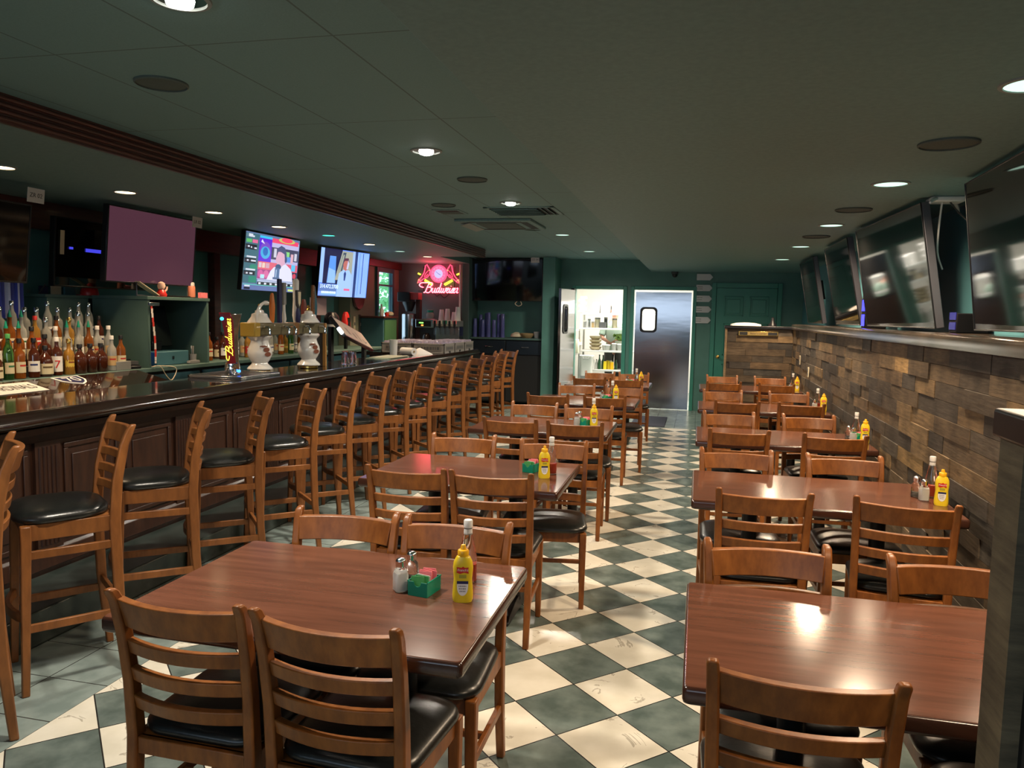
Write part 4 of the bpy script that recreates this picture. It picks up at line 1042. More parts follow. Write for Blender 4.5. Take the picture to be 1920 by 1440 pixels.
b = MB(); b.bx(-0.40, 0.40, 0.03, 0.045, -0.25, -0.24); b.bx(-0.40, 0.40, 0.03, 0.045, 0.02, 0.03); b.bx(-0.30, -0.29, 0.03, 0.045, -0.25, 0.2); b.bx(0.29, 0.30, 0.03, 0.045, -0.25, 0.2); b.build('frame', M['black'], ns)
MB().tube(catmull([(-0.1, 0.03, -0.25), (-0.05, 0.05, -0.33), (0.02, 0.05, -0.30), (0.10, 0.05, -0.36), (0.2, 0.05, -0.28)], 4), 0.006, 6).build('wire', M['black'], ns, smooth=True)

# ------------------------------------------------------------------ beer taps
dt = thing('drip_tray', 'steel drip tray under the red beer tap', 'tray', (-3.69, 5.62, BT))
b = MB().bx(-0.24, 0.24, -0.28, 0.30, 0, 0.008)
for x0, x1, y0, y1 in ((-0.24, 0.24, -0.28, -0.265), (-0.24, 0.24, 0.285, 0.30), (-0.24, -0.225, -0.28, 0.30), (0.225, 0.24, -0.28, 0.30)): b.bx(x0, x1, y0, y1, 0.008, 0.025)
b.build('pan', M['steel'], dt, bevel=0.002)
b = MB()
for k in range(14): b.bx(-0.225, 0.225, -0.26 + 0.04 * k, -0.245 + 0.04 * k, 0.014, 0.018)
b.build('grate', M['steel'], dt)
tw = thing('beer_tap_tower', 'red and chrome beer tap tower with yellow lit script lettering', 'beer tap', (-3.70, 5.60, BT + 0.0185), math.radians(33.6))
secs = [(0.0, -0.045, 0.055, 0.06), (0.11, -0.040, 0.050, 0.055), (0.22, -0.038, 0.048, 0.05), (0.33, -0.046, 0.048, 0.05), (0.43, -0.062, 0.060, 0.055), (0.50, -0.080, 0.078, 0.06)]
MB().loft([[(x0 + 0.03, -d, z), (x1, -d * 0.6, z), (x1, d, z), (x0, d, z), (x0, -d * 0.4, z)] for z, x0, x1, d in secs]).build('tower_body', M['chrome'], tw, smooth=True, sharp=45, bevel=0.008)
secs2 = [(0.09, -0.035, 0.028), (0.16, -0.044, 0.020), (0.25, -0.050, 0.016), (0.35, -0.060, 0.016), (0.44, -0.078, 0.012), (0.505, -0.100, -0.01)]
MB().loft([[(x0, -0.072, z), (x1, -0.072, z), (x1, -0.04, z), (x0, -0.03, z)] for z, x0, x1 in secs2]).build('red_panel', plain('deep_red_lacquer', (0.16, 0.008, 0.012), 0.2, coat=0.5), tw, smooth=True, sharp=45, bevel=0.006)
b = MB(); stroke_mesh(b, script_strokes(), 0.0775, 0.0034, lambda u, v: (-0.018 - v * 0.62 - (u + 0.17) * 0.045, -0.078, 0.285 + u)); b.build('lit_script', NEON('yellow_lit_script', (1.0, 0.86, 0.06), 1.6), tw, smooth=True)
MB().lathe([(0.014, 0), (0.014, 0.008)], n=12).build('blue_light', NEON('cyan_led', (0.02, 0.55, 1.0), 5), tw)
q_ = [o for o in bpy.data.objects if o.parent == tw and o.name.startswith('blue_light')][0]; q_.location = (-0.075, -0.078, 0.455); q_.rotation_euler = (PI / 2, 0, 0)
o = MB().lathe([(0.012, 0), (0.012, 0.008)], n=12).build('base_light', NEON('blue_led_lit', (0.02, 0.15, 1.0), 5), tw); o.location = (0.052, -0.05, 0.03); o.rotation_euler = (PI / 2, 0, 0)
b = MB().tube([(0.0, -0.02, 0.40), (0.0, 0.10, 0.41), (0.0, 0.12, 0.36)], 0.011, 8); b.build('faucet', M['chrome'], tw, smooth=True)
MB().lathe([(0.06, 0), (0.065, 0.012), (0.055, 0.10), (0.05, 0.10)], n=20).build('chrome_foot', M['chrome'], tw, smooth=True)

beam = thing('tap_beam', 'brass and wood beer tap beam carried on two white ceramic urns', 'beer tap', (-3.68, 6.42, BT))
urn = [(0.080, 0.0), (0.088, 0.006), (0.088, 0.022), (0.084, 0.026), (0.108, 0.030), (0.110, 0.038), (0.098, 0.052), (0.070, 0.078), (0.067, 0.088), (0.086, 0.115), (0.102, 0.150), (0.106, 0.178), (0.100, 0.212), (0.084, 0.248), (0.076, 0.275), (0.080, 0.290), (0.098, 0.305), (0.104, 0.318), (0.094, 0.335)]
for s, dy in ((0, -0.36), (1, 0.33)):
    x = -0.05 if s == 0 else 0.05
    u_ = MB().lathe(urn[4:], (x, dy, 0), 28).build('urn', M['ceramic'], beam, smooth=True, sharp=50)
    MB().lathe(urn[:5], (x, dy, 0), 28).build('gold_base', M['brass'], u_, smooth=True, sharp=40)
    l_ = MB().lathe([(0.088, 0.430), (0.108, 0.440), (0.092, 0.462), (0.072, 0.49), (0.066, 0.515), (0.040, 0.525), (0.036, 0.545), (0.015, 0.553)], (x, dy, 0), 28).build('lid', M['ceramic'], beam, smooth=True, sharp=50)
    MB().lathe([(0.010, 0.552), (0.022, 0.560), (0.012, 0.575), (0.016, 0.59), (0.004, 0.605)], (x, dy, 0), 14).build('finial', M['brass'], l_, smooth=True)
    # painted bird crest on the belly of the urn
    b = MB(); b.col = (0.16, 0.045, 0.02)
    a0 = math.atan2(-5.9, 3.7) + 0.55
    for (a, z, ru, rv) in ((0, 0.205, 0.030, 0.022), (0.14, 0.165, 0.035, 0.02), (-0.25, 0.235, 0.035, 0.008)):
        P = []
        for k in range(10):
            th = 2 * PI * k / 10
            aa = a0 + a + ru * math.cos(th) / 0.106; rr = 0.1085
            P.append((x + rr * math.cos(aa), dy + rr * math.sin(aa), z + rv * math.sin(th)))
        b.quad(P)
    b.build('crest', M['print'], u_)
M['olive_brass'] = grained('dull_olive_brass', (0.085, 0.070, 0.035), (0.125, 0.105, 0.055), (4, 1, 4), 4, 0.3)
MB().bx(-0.065, 0.065, -0.56, 0.62, 0.33, 0.435).build('beam', M['olive_brass'], beam, bevel=0.010)
MB().bx(-0.072, 0.072, -0.63, -0.54, 0.322, 0.442).build('end_block', plain('golden_wood', (0.30, 0.19, 0.03), 0.3), beam, bevel=0.008)
MB().bx(-0.070, 0.070, 0.02, 0.12, 0.325, 0.440).build('centre_block', plain('brown_block', (0.16, 0.075, 0.025), 0.35), beam, bevel=0.006)
MB().bx(-0.050, 0.05, 0.45, 0.62, 0.0, 0.33).build('black_support', M['black'], beam, bevel=0.006)
pw_ = MB().bx(0.035, 0.075, 0.63, 0.655, 0.0, 0.43).build('wood_slat', plain('varnished_slat', (0.38, 0.19, 0.055), 0.3), beam, bevel=0.003)
marks('lettering', M['ink'], pw_, [(-0.09, 0.09, -0.006, 0.012)], (0.0755, 0.643, 0.30), (PI / 2, PI / 2, PI / 2))
for k, dy in enumerate((-0.50, -0.18, -0.06, 0.20, 0.5)):
    b = MB().tube([(0.06, dy, 0.40), (0.12, dy, 0.40), (0.135, dy, 0.375), (0.135, dy, 0.33)], [0.012, 0.012, 0.011, 0.009], 8); b.build('faucet', M['chrome'], beam, smooth=True)
# tap handles
H0 = 0.437
hb = MB().tube(catmull([(0.02, -0.52, H0), (0.02, -0.52, 0.50), (0.02, -0.48, 0.565), (0.02, -0.42, 0.605), (0.02, -0.35, 0.61)], 5), [0.010] * 4 + [0.014] * 13 + [0.020] * 4, 10); hb.build('curved_handle', M['ceramic'], beam, smooth=True)
MB().lathe([(0.014, 0.437), (0.020, 0.47), (0.026, 0.58), (0.016, 0.68), (0.01, 0.70)], (0.02, -0.27, 0), 12).build('orange_handle', plain('orange_handle', (0.50, 0.14, 0.02), 0.4), beam, smooth=True)
MB().bx(0.0, 0.03, -0.16, -0.115, 0.437, 0.83).build('navy_handle', M['navy'], beam, bevel=0.006)
MB().bx(0.0, 0.025, -0.08, -0.03, 0.60, 0.80).build('badge_handle', M['grey'], beam, bevel=0.006)
MB().lathe([(0.014, 0.437), (0.022, 0.47), (0.012, 0.55), (0.012, 0.61)], (0.0125, -0.055, 0), 10).build('badge_stem', M['ceramic'], beam, smooth=True)
sh = MB(); sh.prism([(0.135, 0.60), (0.165, 0.565), (0.195, 0.60), (0.205, 0.74), (0.125, 0.74)], 0.02, 0.045, 'x'); o = sh.build('shield_handle', M['grey_dark'], beam, bevel=0.005)
sh = MB(); sh.prism([(0.145, 0.62), (0.165, 0.59), (0.185, 0.62), (0.192, 0.725), (0.138, 0.725)], 0.045, 0.048, 'x'); sh.build('shield_face', M['cream'], o)
MB().lathe([(0.016, 0.437), (0.024, 0.46), (0.020, 0.53), (0.012, 0.575)], (0.03, 0.165, 0), 10).build('navy_stem', M['navy'], beam, smooth=True)
MB().lathe([(0.022, 0.437), (0.034, 0.50), (0.026, 0.66), (0.030, 0.83), (0.016, 0.85)], (-0.03, 0.235, 0), 12).build('white_handle', M['white'], beam, smooth=True)
MB().lathe([(0.018, 0.437), (0.026, 0.50), (0.030, 0.58), (0.016, 0.66)], (-0.02, 0.37, 0), 12).build('dark_handle', plain('dark_red_handle', (0.14, 0.03, 0.02), 0.4), beam, smooth=True)
wh = MB().bx(0.0, 0.022, 0.47, 0.51, 0.437, 0.80).build('wood_handle', plain('wood_handle_brown', (0.20, 0.085, 0.03), 0.45), beam, bevel=0.004)
marks('lettering', M['ink'], wh, [(-0.10, 0.10, -0.008, 0.016)], (0.0225, 0.49, 0.64), (PI / 2, PI / 2, PI / 2))
MB().lathe([(0.012, 0.437), (0.03, 0.52), (0.034, 0.60), (0.014, 0.79)], (-0.02, 0.57, 0), 12).build('teal_handle', plain('teal_handle', (0.02, 0.10, 0.14), 0.4), beam, smooth=True)
# slanting lit display past the taps
sd_ = thing('slanted_display', 'long slanting display board with pale lit face beside the beer taps', 'display', (-3.85, 8.20, 1.36))
TILT = (math.radians(-14.3), math.radians(50), 0)
MB().bx(-0.14, 0.14, -0.68, 0.68, -0.02, 0.018).build('board', M['black'], sd_, bevel=0.005)
b = MB(); b.col = (0.66, 0.57, 0.46); b.quad([(-0.125, -0.66, 0.0185), (0.125, -0.66, 0.0185), (0.125, 0.66, 0.0185), (-0.125, 0.66, 0.0185)])
for a, c, x0, x1 in ((-0.40, -0.28, -0.03, 0.06), (-0.12, -0.02, 0.0, 0.07), (0.12, 0.17, -0.05, 0.08), (0.32, 0.37, 0.02, 0.08)):
    b.col = (0.30, 0.26, 0.22); b.quad([(x0, a, 0.0189), (x1, a + 0.03, 0.0189), (x1, c + 0.03, 0.0189), (x0, c, 0.0189)])
b.build('printed_face', M['print'], sd_)
MB().bx(0.02, 0.10, -0.71, -0.68, -0.018, 0.02).build('end_lamp', NEON('white_end_lamp', (0.9, 0.95, 1.0), 6), sd_, bevel=0.008)
for q_ in [o for o in bpy.data.objects if o.parent == sd_]: q_.rotation_euler = TILT
MB().bx(-0.06, -0.02, 0.36, 0.42, -0.28, -0.10).build('front_prop', M['black'], sd_)
MB().bx(-0.06, -0.02, -0.50, -0.44, -0.28, 0.10).build('rear_prop', M['black'], sd_)
# paper notice, caps and switches on the left wall
tag(MB().bx(-5.16, -5.15, 9.62, 10.10, 1.57, 1.81).build('paper_notice', plain('pinkish_paper', (0.58, 0.46, 0.50), 0.8), bevel=0.001), 'pinkish paper notice hanging behind the taps', 'notice')
cp2 = thing('knit_cap', 'dark cap with a white edge on the back counter below the blue screen', 'cap', (-4.95, 9.86, 1.53))
MB().lathe([(0.10, -0.10), (0.11, -0.06), (0.10, 0.02), (0.06, 0.08), (0.015, 0.09)], n=16).build('crown', M['black'], cp2, smooth=True)
MB().lathe([(0.105, -0.12), (0.112, -0.085)], n=16).build('brim_band', M['white'], cp2, smooth=True)
MB().bx(-0.02, 0.02, -0.02, 0.02, -0.44, -0.10).build('stand', M['black'], cp2)
rb_ = thing('red_bag', 'red and black bag hanging beside the dark cap', 'bag', (-4.92, 10.24, 1.42))
MB().loft([[(u * s, v * s * 1.0, z) for u, v in rrect(0.10, 0.16, 0.04)] for s, z in ((0.7, -0.17), (1, -0.10), (1, 0.05), (0.7, 0.16), (0.4, 0.20))]).build('bag_body', M['red'], rb_, smooth=True)
MB().bx(0.04, 0.056, -0.03, 0.03, -0.15, 0.12).build('black_stripe', M['black'], rb_, bevel=0.003)
MB().bx(-0.02, 0.02, -0.02, 0.02, -0.33, -0.16).build('stand', M['black'], rb_)
for nm, y, z, w, h, m, lb in (('light_switch', 11.52, 1.43, 0.07, 0.24, 'cream', 'narrow pale switch plate on the wall below the blue screen'), ('intercom', 11.74, 1.42, 0.06, 0.32, 'grey_dark', 'dark intercom panel on the wall by the street door'), ('thermostat', 11.85, 1.43, 0.11, 0.24, 'cream', 'pale thermostat plate beside the street door')):
    t = thing(nm, lb, 'switch', (-5.40, y, z))
    MB().bx(0, 0.02, -w / 2, w / 2, -h / 2, h / 2).build('plate', M[m], t, bevel=0.003)
    MB().bx(0.02, 0.03, -0.012, 0.012, -0.025, 0.025).build('button', M['grey'], t, bevel=0.002)
rc = thing('round_clock', 'brown rimmed round wall clock half hidden behind the blue screen', 'clock', (-5.385, 11.66, 1.86), rot=(0, PI / 2, 0))
MB().lathe([(0.19, -0.01), (0.21, 0.01), (0.19, 0.03), (0.15, 0.02)], n=28).build('rim', M['red_wood'], rc, smooth=True); MB().lathe([(0.15, 0), (0.15, 0.012)], n=28).build('face', plain('warm_clock_face', (0.40, 0.22, 0.12), 0.5), rc)
# papers, menus and cups on the bar
mn = thing('menu_stack', 'pale green menu sheets lying flat on the bar', 'menus', (-3.66, 8.78, BT))
MB().bx(-0.14, 0.14, -0.34, 0.34, 0, 0.008).build('sheet', plain('pale_green_card', (0.32, 0.40, 0.30), 0.5), mn, bevel=0.001)
MB().bx(-0.13, 0.15, -0.26, 0.30, 0.008, 0.014).build('top_sheet', plain('cream_menu_card', (0.46, 0.45, 0.33), 0.5), mn)
for k, (x, y) in enumerate(((-3.60, 7.48), (-3.56, 7.58))):
    g = tag(MB().lathe([(0.041, 0.004), (0.043, 0.0), (0.036, 0.13), (0.033, 0.132), (0.030, 0.126), (0.037, 0.01)], (0, 0, 0), 20, False, False).lathe([(0.036, 0.118), (0.036, 0.132)], n=20).build('water_glass', M['glass'], smooth=True), ('nearer' if k == 0 else 'farther') + ' of two upturned clear glasses on the bar', 'glass', 'upturned glasses on the bar')
    g.location = (x, y, BT)
cupm = MB().lathe([(0.045, 0), (0.055, 0.19), (0.057, 0.20), (0.053, 0.20), (0.043, 0.01)], n=18).build('cup_stack', M['foam'], smooth=True)
cupm.location = (-3.80, 9.30, BT); tag(cupm, 'tall stack of white foam cups standing on the bar', 'cups')
nr = thing('napkin_roll', 'white paper roll lying on the bar beside the cup stack', 'roll', (-3.66, 9.46, BT + 0.048), rot=(PI / 2, 0, math.radians(60)))
MB().lathe([(0.018, -0.12), (0.048, -0.12), (0.048, 0.12), (0.018, 0.12)], n=20).build('paper', M['foam'], nr, smooth=True)
MB().lathe([(0.014, -0.128), (0.014, 0.128)], n=12).build('core', M['tan'], nr, smooth=True)
nk = MB(); nk.loft([[(u * s + dx, v * s, z) for u, v in rrect(0.26, 0.14, 0.03)] for s, z, dx in ((1, 0, 0), (0.7, 0.03, -0.02), (0.3, 0.07, -0.05), (0.05, 0.085, -0.05))])
o = nk.build('cloth_napkin', M['foam'], smooth=True, sharp=70); o.location = (-3.56, 9.74, BT); o.rotation_euler = (0, 0, 0.9); tag(o, 'crumpled white napkin heap on the bar before the crates', 'napkin')
# glass crates
def crate_proto():
    t = thing('glass_crate', 'x', 'crate')
    b = MB(); w, d, h = 0.225, 0.225, 0.135
    for x0, x1, y0, y1 in ((-w, w, -d, -d + 0.012), (-w, w, d - 0.012, d), (-w, -w + 0.012, -d, d), (w - 0.012, w, -d, d)):
        b.bx(x0, x1, y0, y1, 0, h)
        b.bx(x0 - 0.004, x1 + 0.004, y0 - 0.004, y1 + 0.004, h - 0.018, h); b.bx(x0 - 0.004, x1 + 0.004, y0 - 0.004, y1 + 0.004, 0, 0.02)
    b.bx(-w, w, -d, d, 0, 0.008)
    b.build('crate_body', plain('beige_grey_crate', (0.20, 0.185, 0.165), 0.55), t, bevel=0.002)
    MB().bx(-0.17, 0.17, -0.2305, -0.2295, 0.035, 0.105).build('front_label', plain('crate_label', (0.15, 0.135, 0.115), 0.6), t)
    marks('lettering', M['grey_dark'], t, [(-0.15, 0.15, -0.02, 0.04)], (0, -0.2312, 0.07), (PI / 2, 0, 0))
    MB().bx(0.2295, 0.2305, -0.17, 0.17, 0.035, 0.105).build('side_label', plain('crate_label_side', (0.15, 0.135, 0.115), 0.6), t)
    marks('side_lettering', M['grey_dark'], t, [(-0.15, 0.15, -0.02, 0.04)], (0.2312, 0, 0.07), (PI / 2, 0, PI / 2), 5)
    MB().bx(0.229, 0.233, -0.03, 0.03, 0.004, 0.03).build('hand_hole', M['black'], t)
    return t
glass_p = None
cr_pos = [(-3.56, 10.20, 'front right crate, nearest the stools'), (-3.56, 10.67, 'middle crate along the bar edge'), (-3.56, 11.14, 'far crate at the end of the bar'), (-4.03, 10.20, 'front left crate, farther from the stools'), (-4.03, 10.67, 'back middle crate beside the coffee urn')]
crp = crate_proto()
for k, (x, y, w_) in enumerate(cr_pos):
    lb = f'grey plastic {w_}, full of upturned glasses'
    if k == 0:
        crp['label'] = lb; crp.location = (x, y, BT); crp['group'] = 'glass crates on the bar'; c_ = crp
    else: c_ = copy_thing(crp, lb, (x, y, BT), 0, 'glass crates on the bar')
    for i in range(5):
        for j in range(5):
            gl = f'upturned tumbler in the {w_.split(",")[0]} on the bar'
            if glass_p is None:
                glass_p = tag(MB().lathe([(0.036, 0.0), (0.040, 0.004), (0.034, 0.145), (0.030, 0.152)], n=12).build('tumbler', plain('pinkish_tumbler_glass', (0.42, 0.36, 0.46), 0.08, spec=0.9, trans=0.35), smooth=True), gl, 'glass', 'tumblers in the ' + w_.split(',')[0])
                g = glass_p
            else:
                g = glass_p.copy(); COL.objects.link(g); g['label'] = gl; g['group'] = 'tumblers in the ' + w_.split(',')[0]
            g.location = (x - 0.17 + 0.085 * i, y - 0.17 + 0.085 * j, BT + 0.0085)

# ------------------------------------------------------------------ far end of the bar
hw = thing('service_counter', 'teal service counter with dark top before the street door', 'counter')
MB().bx(-5.395, -4.98, 11.75, 12.30, 0, 1.53).build('body', M['teal_blue'], hw, bevel=0.005)
MB().bx(-5.395, -4.95, 11.72, 12.34, 1.53, 1.56).build('dark_top', M['red_wood'], hw, bevel=0.004)
MB().bx(-4.98, -4.965, 11.78, 12.28, 0.1, 1.5).build('green_side', plain('leaf_green_panel', (0.06, 0.16, 0.07), 0.45), hw)
MB_ = MB().lathe([(0.03, 0), (0.038, 0.01), (0.038, 0.10), (0.015, 0.15), (0.013, 0.20)], n=14).build('spray_bottle', M['white'], smooth=True); MB_.location = (-5.12, 12.0, 1.56); tag(MB_, 'white bottle on the dark topped service counter', 'bottle')
o = MB().lathe([(0.04, 0), (0.075, 0.02), (0.08, 0.05), (0.05, 0.075), (0.01, 0.08)], n=16).build('covered_bowl', M['cream'], smooth=True); o.location = (-5.06, 12.18, 1.56); tag(o, 'small cream covered bowl on the service counter', 'bowl')
o = MB().lathe([(0.03, 0), (0.035, 0.05), (0.03, 0.06)], n=14).build('red_jar', M['red'], smooth=True); o.location = (-5.05, 12.06, 1.56); tag(o, 'small red jar on the service counter', 'jar')
ec = thing('end_counter', 'counter along the wall under the neon sign', 'counter')
MB().bx(-5.38, -4.21, 12.72, 13.445, 1.07, 1.10).build('worktop', M['black'], ec, bevel=0.005); MB().bx(-5.38, -4.21, 12.78, 13.445, 0, 1.07).build('cabinet_body', M['teal_grey'], ec)
cm = thing('tea_brewer', 'tall steel tea urn with a black brewer head', 'brewer', (-5.02, 13.0, 1.1005))
MB().lathe([(0.125, 0), (0.13, 0.01), (0.13, 0.50), (0.12, 0.51)], n=24).build('steel_urn', M['steel'], cm, smooth=True)
MB().bx(-0.17, 0.06, -0.14, 0.14, 0.72, 0.89).build('brewer_head', M['black'], cm, bevel=0.01); MB().lathe([(0.06, 0.55), (0.12, 0.70), (0.12, 0.725)], n=20).build('funnel', M['black'], cm, smooth=True)
MB().bx(0.06, 0.21, -0.10, 0.10, 0.76, 0.88).build('red_panel', plain('red_lit_panel', (0.40, 0.06, 0.06), 0.4), cm, bevel=0.006)
MB().bx(0.12, 0.20, 0.02, 0.12, 0.0, 0.76).build('column', plain('brown_column', (0.06, 0.025, 0.02), 0.4), cm, bevel=0.004)
MB().tube([(0.0, -0.13, 0.09), (0.0, -0.17, 0.09), (0.0, -0.175, 0.06)], 0.012, 8).build('tap', M['black'], cm, smooth=True)
c2 = thing('coffee_machine', 'steel and black coffee machine beside the tall tea urn', 'coffee machine', (-4.66, 12.98, 1.1005))
MB().bx(-0.17, 0.19, 0.05, 0.20, 0, 0.42).build('back_body', M['grey_dark'], c2, bevel=0.006); MB().bx(-0.17, 0.19, -0.16, 0.05, 0.27, 0.42).build('head', M['steel'], c2, bevel=0.008); MB().bx(-0.17, 0.19, -0.18, 0.05, 0, 0.03).build('warmer_plate', M['steel'], c2, bevel=0.004)
MB().bx(-0.15, 0.12, -0.1625, -0.16, 0.29, 0.39).build('control_panel', M['black'], c2); MB().bx(-0.10, -0.02, -0.165, -0.1625, 0.345, 0.365).build('green_display', NEON('green_lcd', (0.2, 1.0, 0.1), 2), c2); MB().bx(-0.06, -0.02, -0.165, -0.1625, 0.30, 0.325).build('orange_light', NEON('orange_led', (1.0, 0.25, 0.05), 2), c2)
cf_ = MB().lathe([(0.055, 0.03), (0.075, 0.06), (0.07, 0.12), (0.045, 0.16), (0.05, 0.175)], (0.0, -0.06, 0), 18).build('carafe', plain('dark_glass_carafe', (0.02, 0.012, 0.01), 0.04), c2, smooth=True); MB().tube([(0.0, -0.11, 0.15), (0.0, -0.16, 0.14), (0.0, -0.16, 0.07), (0.0, -0.13, 0.06)], 0.008, 8).build('handle', M['black'], cf_, smooth=True)
jr = thing('glass_jar', 'clear jar with a green lid on top of the coffee machine', 'jar', (-4.62, 13.0, 1.5205)); MB().lathe([(0.05, 0), (0.075, 0.03), (0.075, 0.09), (0.05, 0.12)], n=16).build('jar_body', M['clear_spirit'], jr, smooth=True); MB().lathe([(0.055, 0.118), (0.058, 0.16), (0.05, 0.165)], n=16).build('lid', M['caddy'], jr, smooth=True)
sf = thing('soda_fountain', 'grey soda fountain with five black dispensing valves', 'dispenser', (-4.245, 12.92, 1.1005))
MB().bx(-0.24, 0.20, -0.02, 0.22, 0, 0.30).build('body', M['steel'], sf, bevel=0.008); MB().bx(-0.24, 0.20, -0.16, 0.22, 0.30, 0.40).build('head', M['grey'], sf, bevel=0.008); MB().bx(-0.24, 0.20, -0.16, -0.02, 0, 0.03).build('drip_pan', M['steel'], sf, bevel=0.003)
for k in range(5):
    x = -0.20 + 0.09 * k
    v_ = MB().bx(x - 0.02, x + 0.02, -0.19, -0.16, 0.27, 0.40).build('valve', M['black'], sf, bevel=0.004); MB().tube([(x, -0.175, 0.27), (x, -0.19, 0.15)], 0.007, 6).build('lever', M['black'], v_, smooth=True)
    MB().bx(x - 0.035, x + 0.035, -0.168, -0.16, 0.345, 0.405).build('flavour_label', [M['pink'], M['paper'], M['caddy'], M['paper'], M['pink']][k], sf)
for k, (x, h) in enumerate(((-4.40, 0.19), (-4.29, 0.205), (-4.17, 0.15), (-4.09, 0.24))):
    o = MB().lathe([(0.058, 0), (0.055, 0.01), (0.036, h), (0.034, h + 0.003)], n=16).build('foam_cup_stack', M['foam'], smooth=True); o.location = (x if k < 3 else -4.065, 12.98 if k < 3 else 12.86, 1.5005); tag(o, ['short', 'taller', 'shortest', 'tallest'][k] + ' stack of upturned foam cups on the soda fountain', 'cups', 'foam cup stacks on the soda fountain')
pp = tag(MB().bx(-4.168, -4.14, 13.24, 13.27, 1.55, 2.50).build('white_conduit', M['foam'], bevel=0.006), 'white vertical conduit at the right end of the neon wall', 'conduit')
# ------------------------------------------------------------------ alcove
ac = thing('alcove_cabinet', 'black cabinet with green top in the alcove below the large screen', 'cabinet')
MB().bx(-3.99, -2.665, 13.42, 13.855, 0.06, 1.18).build('body', M['black_matte'], ac); MB().bx(-3.99, -2.665, 13.38, 13.855, 1.18, 1.215).build('worktop', M['teal_grey'], ac, bevel=0.004)
for k in range(2):
    x0 = -3.985 + 0.665 * k
    d_ = MB().bx(x0, x0 + 0.645, 13.40, 13.42, 0.92, 1.16).build('drawer', plain('blue_black_drawer' + '_' * k, (0.008, 0.014, 0.022), 0.35), ac, bevel=0.004); MB().bx(x0 + 0.28, x0 + 0.42, 13.38, 13.40, 1.045, 1.06).build('pull', M['steel'], d_, bevel=0.003)
    d_ = MB().bx(x0, x0 + 0.645, 13.40, 13.42, 0.08, 0.90).build('door', M['black_matte'], ac, bevel=0.004)
for k, (x, y, h) in enumerate(((-3.94, 13.52, 0.33), (-3.86, 13.62, 0.40), (-3.80, 13.54, 0.31), (-3.76, 13.66, 0.43), (-3.69, 13.55, 0.44), (-3.59, 13.55, 0.31), (-3.52, 13.62, 0.42), (-3.43, 13.56, 0.42))):
    o = MB().lathe([(0.042, 0), (0.041, 0.012), (0.036, 0.10), (0.0375, 0.103), (0.033, h), (0.030, h + 0.004)], n=14).build('cup_stack', M['blue_cup'], smooth=True)
    o.location = (x, y, 1.2155); tag(o, f'stack of blue plastic cups in the alcove, {ORDN[k]} from the neon sign side', 'cups', 'blue cup stacks in the alcove')
o = MB().lathe([(0.05, 0), (0.12, 0.02), (0.10, 0.07), (0.03, 0.10)], n=18).build('white_basket', M['cream'], smooth=True); o.location = (-3.17, 13.58, 1.2155); tag(o, 'white lidded dish beside the blue cup stacks', 'dish')
o = MB().lathe([(0.08, 0), (0.13, 0.05), (0.135, 0.085), (0.12, 0.08), (0.07, 0.01)], n=18).build('tan_bowl', M['tan'], smooth=True); o.location = (-2.98, 13.58, 1.2155); tag(o, 'tan bowl on the alcove counter', 'bowl')
o = MB().lathe([(0.036, 0), (0.052, 0.115), (0.055, 0.118), (0.050, 0.112), (0.034, 0.006)], n=18).build('foam_cup', M['foam'], smooth=True); o.location = (-2.80, 13.55, 1.2155); tag(o, 'single white foam cup on the alcove counter', 'cup')
# ------------------------------------------------------------------ swing doors, green door, signs
def vision_door(label, loc, rz, w=0.86, h=2.07, wx=0.0, ww=0.26, wh=0.40, wz=1.58, face=None):
    """steel swing door; hinge at local x = 0, leaf along +x, face to -y"""
    t = thing('swing_door', label, 'door', loc, rz)
    b = MB(); th = 0.022
    x0, x1, z0, z1 = wx - ww / 2, wx + ww / 2, wz - wh / 2, wz + wh / 2
    out = rrect(ww, wh, 0.06, 6)
    out = [(u + wx, v + wz) for u, v in out]
    # leaf with a rounded hole: bridge the rectangle to the hole outline by quarters
    n = len(out)
    corners = [(w, h), (0, h), (0, 0.0), (w, 0.0)]
    V = []; F = []
    for y in (-th, th):
        V += [(u, y, v) for u, v in out] + [(u, y, v) for u, v in corners]
    q = n // 4
    for s in (0, 1):
        o = s * (n + 4)
        for c in range(4):
            for k in range(q - 1):
                F.append((o + n + c, o + c * q + k, o + c * q + k + 1))
            F.append((o + n + c, o + c * q + q - 1, o + ((c + 1) * q) % n, o + n + (c + 1) % 4))
    for c in range(4):
        a, d = n + c, n + (c + 1) % 4
        F.append((a, d, d + n + 4, a + n + 4))
    for k in range(n):
        F.append((k, (k + 1) % n, (k + 1) % n + n + 4, k + n + 4))
    b.add(V, F)
    b.build('door_leaf', face or M['door_steel'], t)
    b = MB()
    O2 = [(u * (ww + 0.05) / ww, v * (wh + 0.05) / wh) for u, v in rrect(ww, wh, 0.06, 6)]
    I2 = [(u * (ww - 0.02) / ww, v * (wh - 0.02) / wh) for u, v in rrect(ww, wh, 0.06, 6)]
    for y0, y1 in ((-th - 0.012, -th), (th, th + 0.012)):
        R_ = [[(wx + u, y0, wz + v) for u, v in I2], [(wx + u, y0, wz + v) for u, v in O2], [(wx + u, y1, wz + v) for u, v in O2], [(wx + u, y1, wz + v) for u, v in I2]]
        b.loft(R_ + [R_[0]], False, False)
    b.build('window_gasket', M['black'], t, smooth=True, sharp=40)
    MB().prism([(u + wx, v + wz) for u, v in rrect(ww - 0.005, wh - 0.005, 0.058, 6)], -0.003, 0.003, 'y').build('window_pane', plain('clear_pane', (1, 1, 1), 0.0, trans=1.0, ior=1.02), t)
    return t
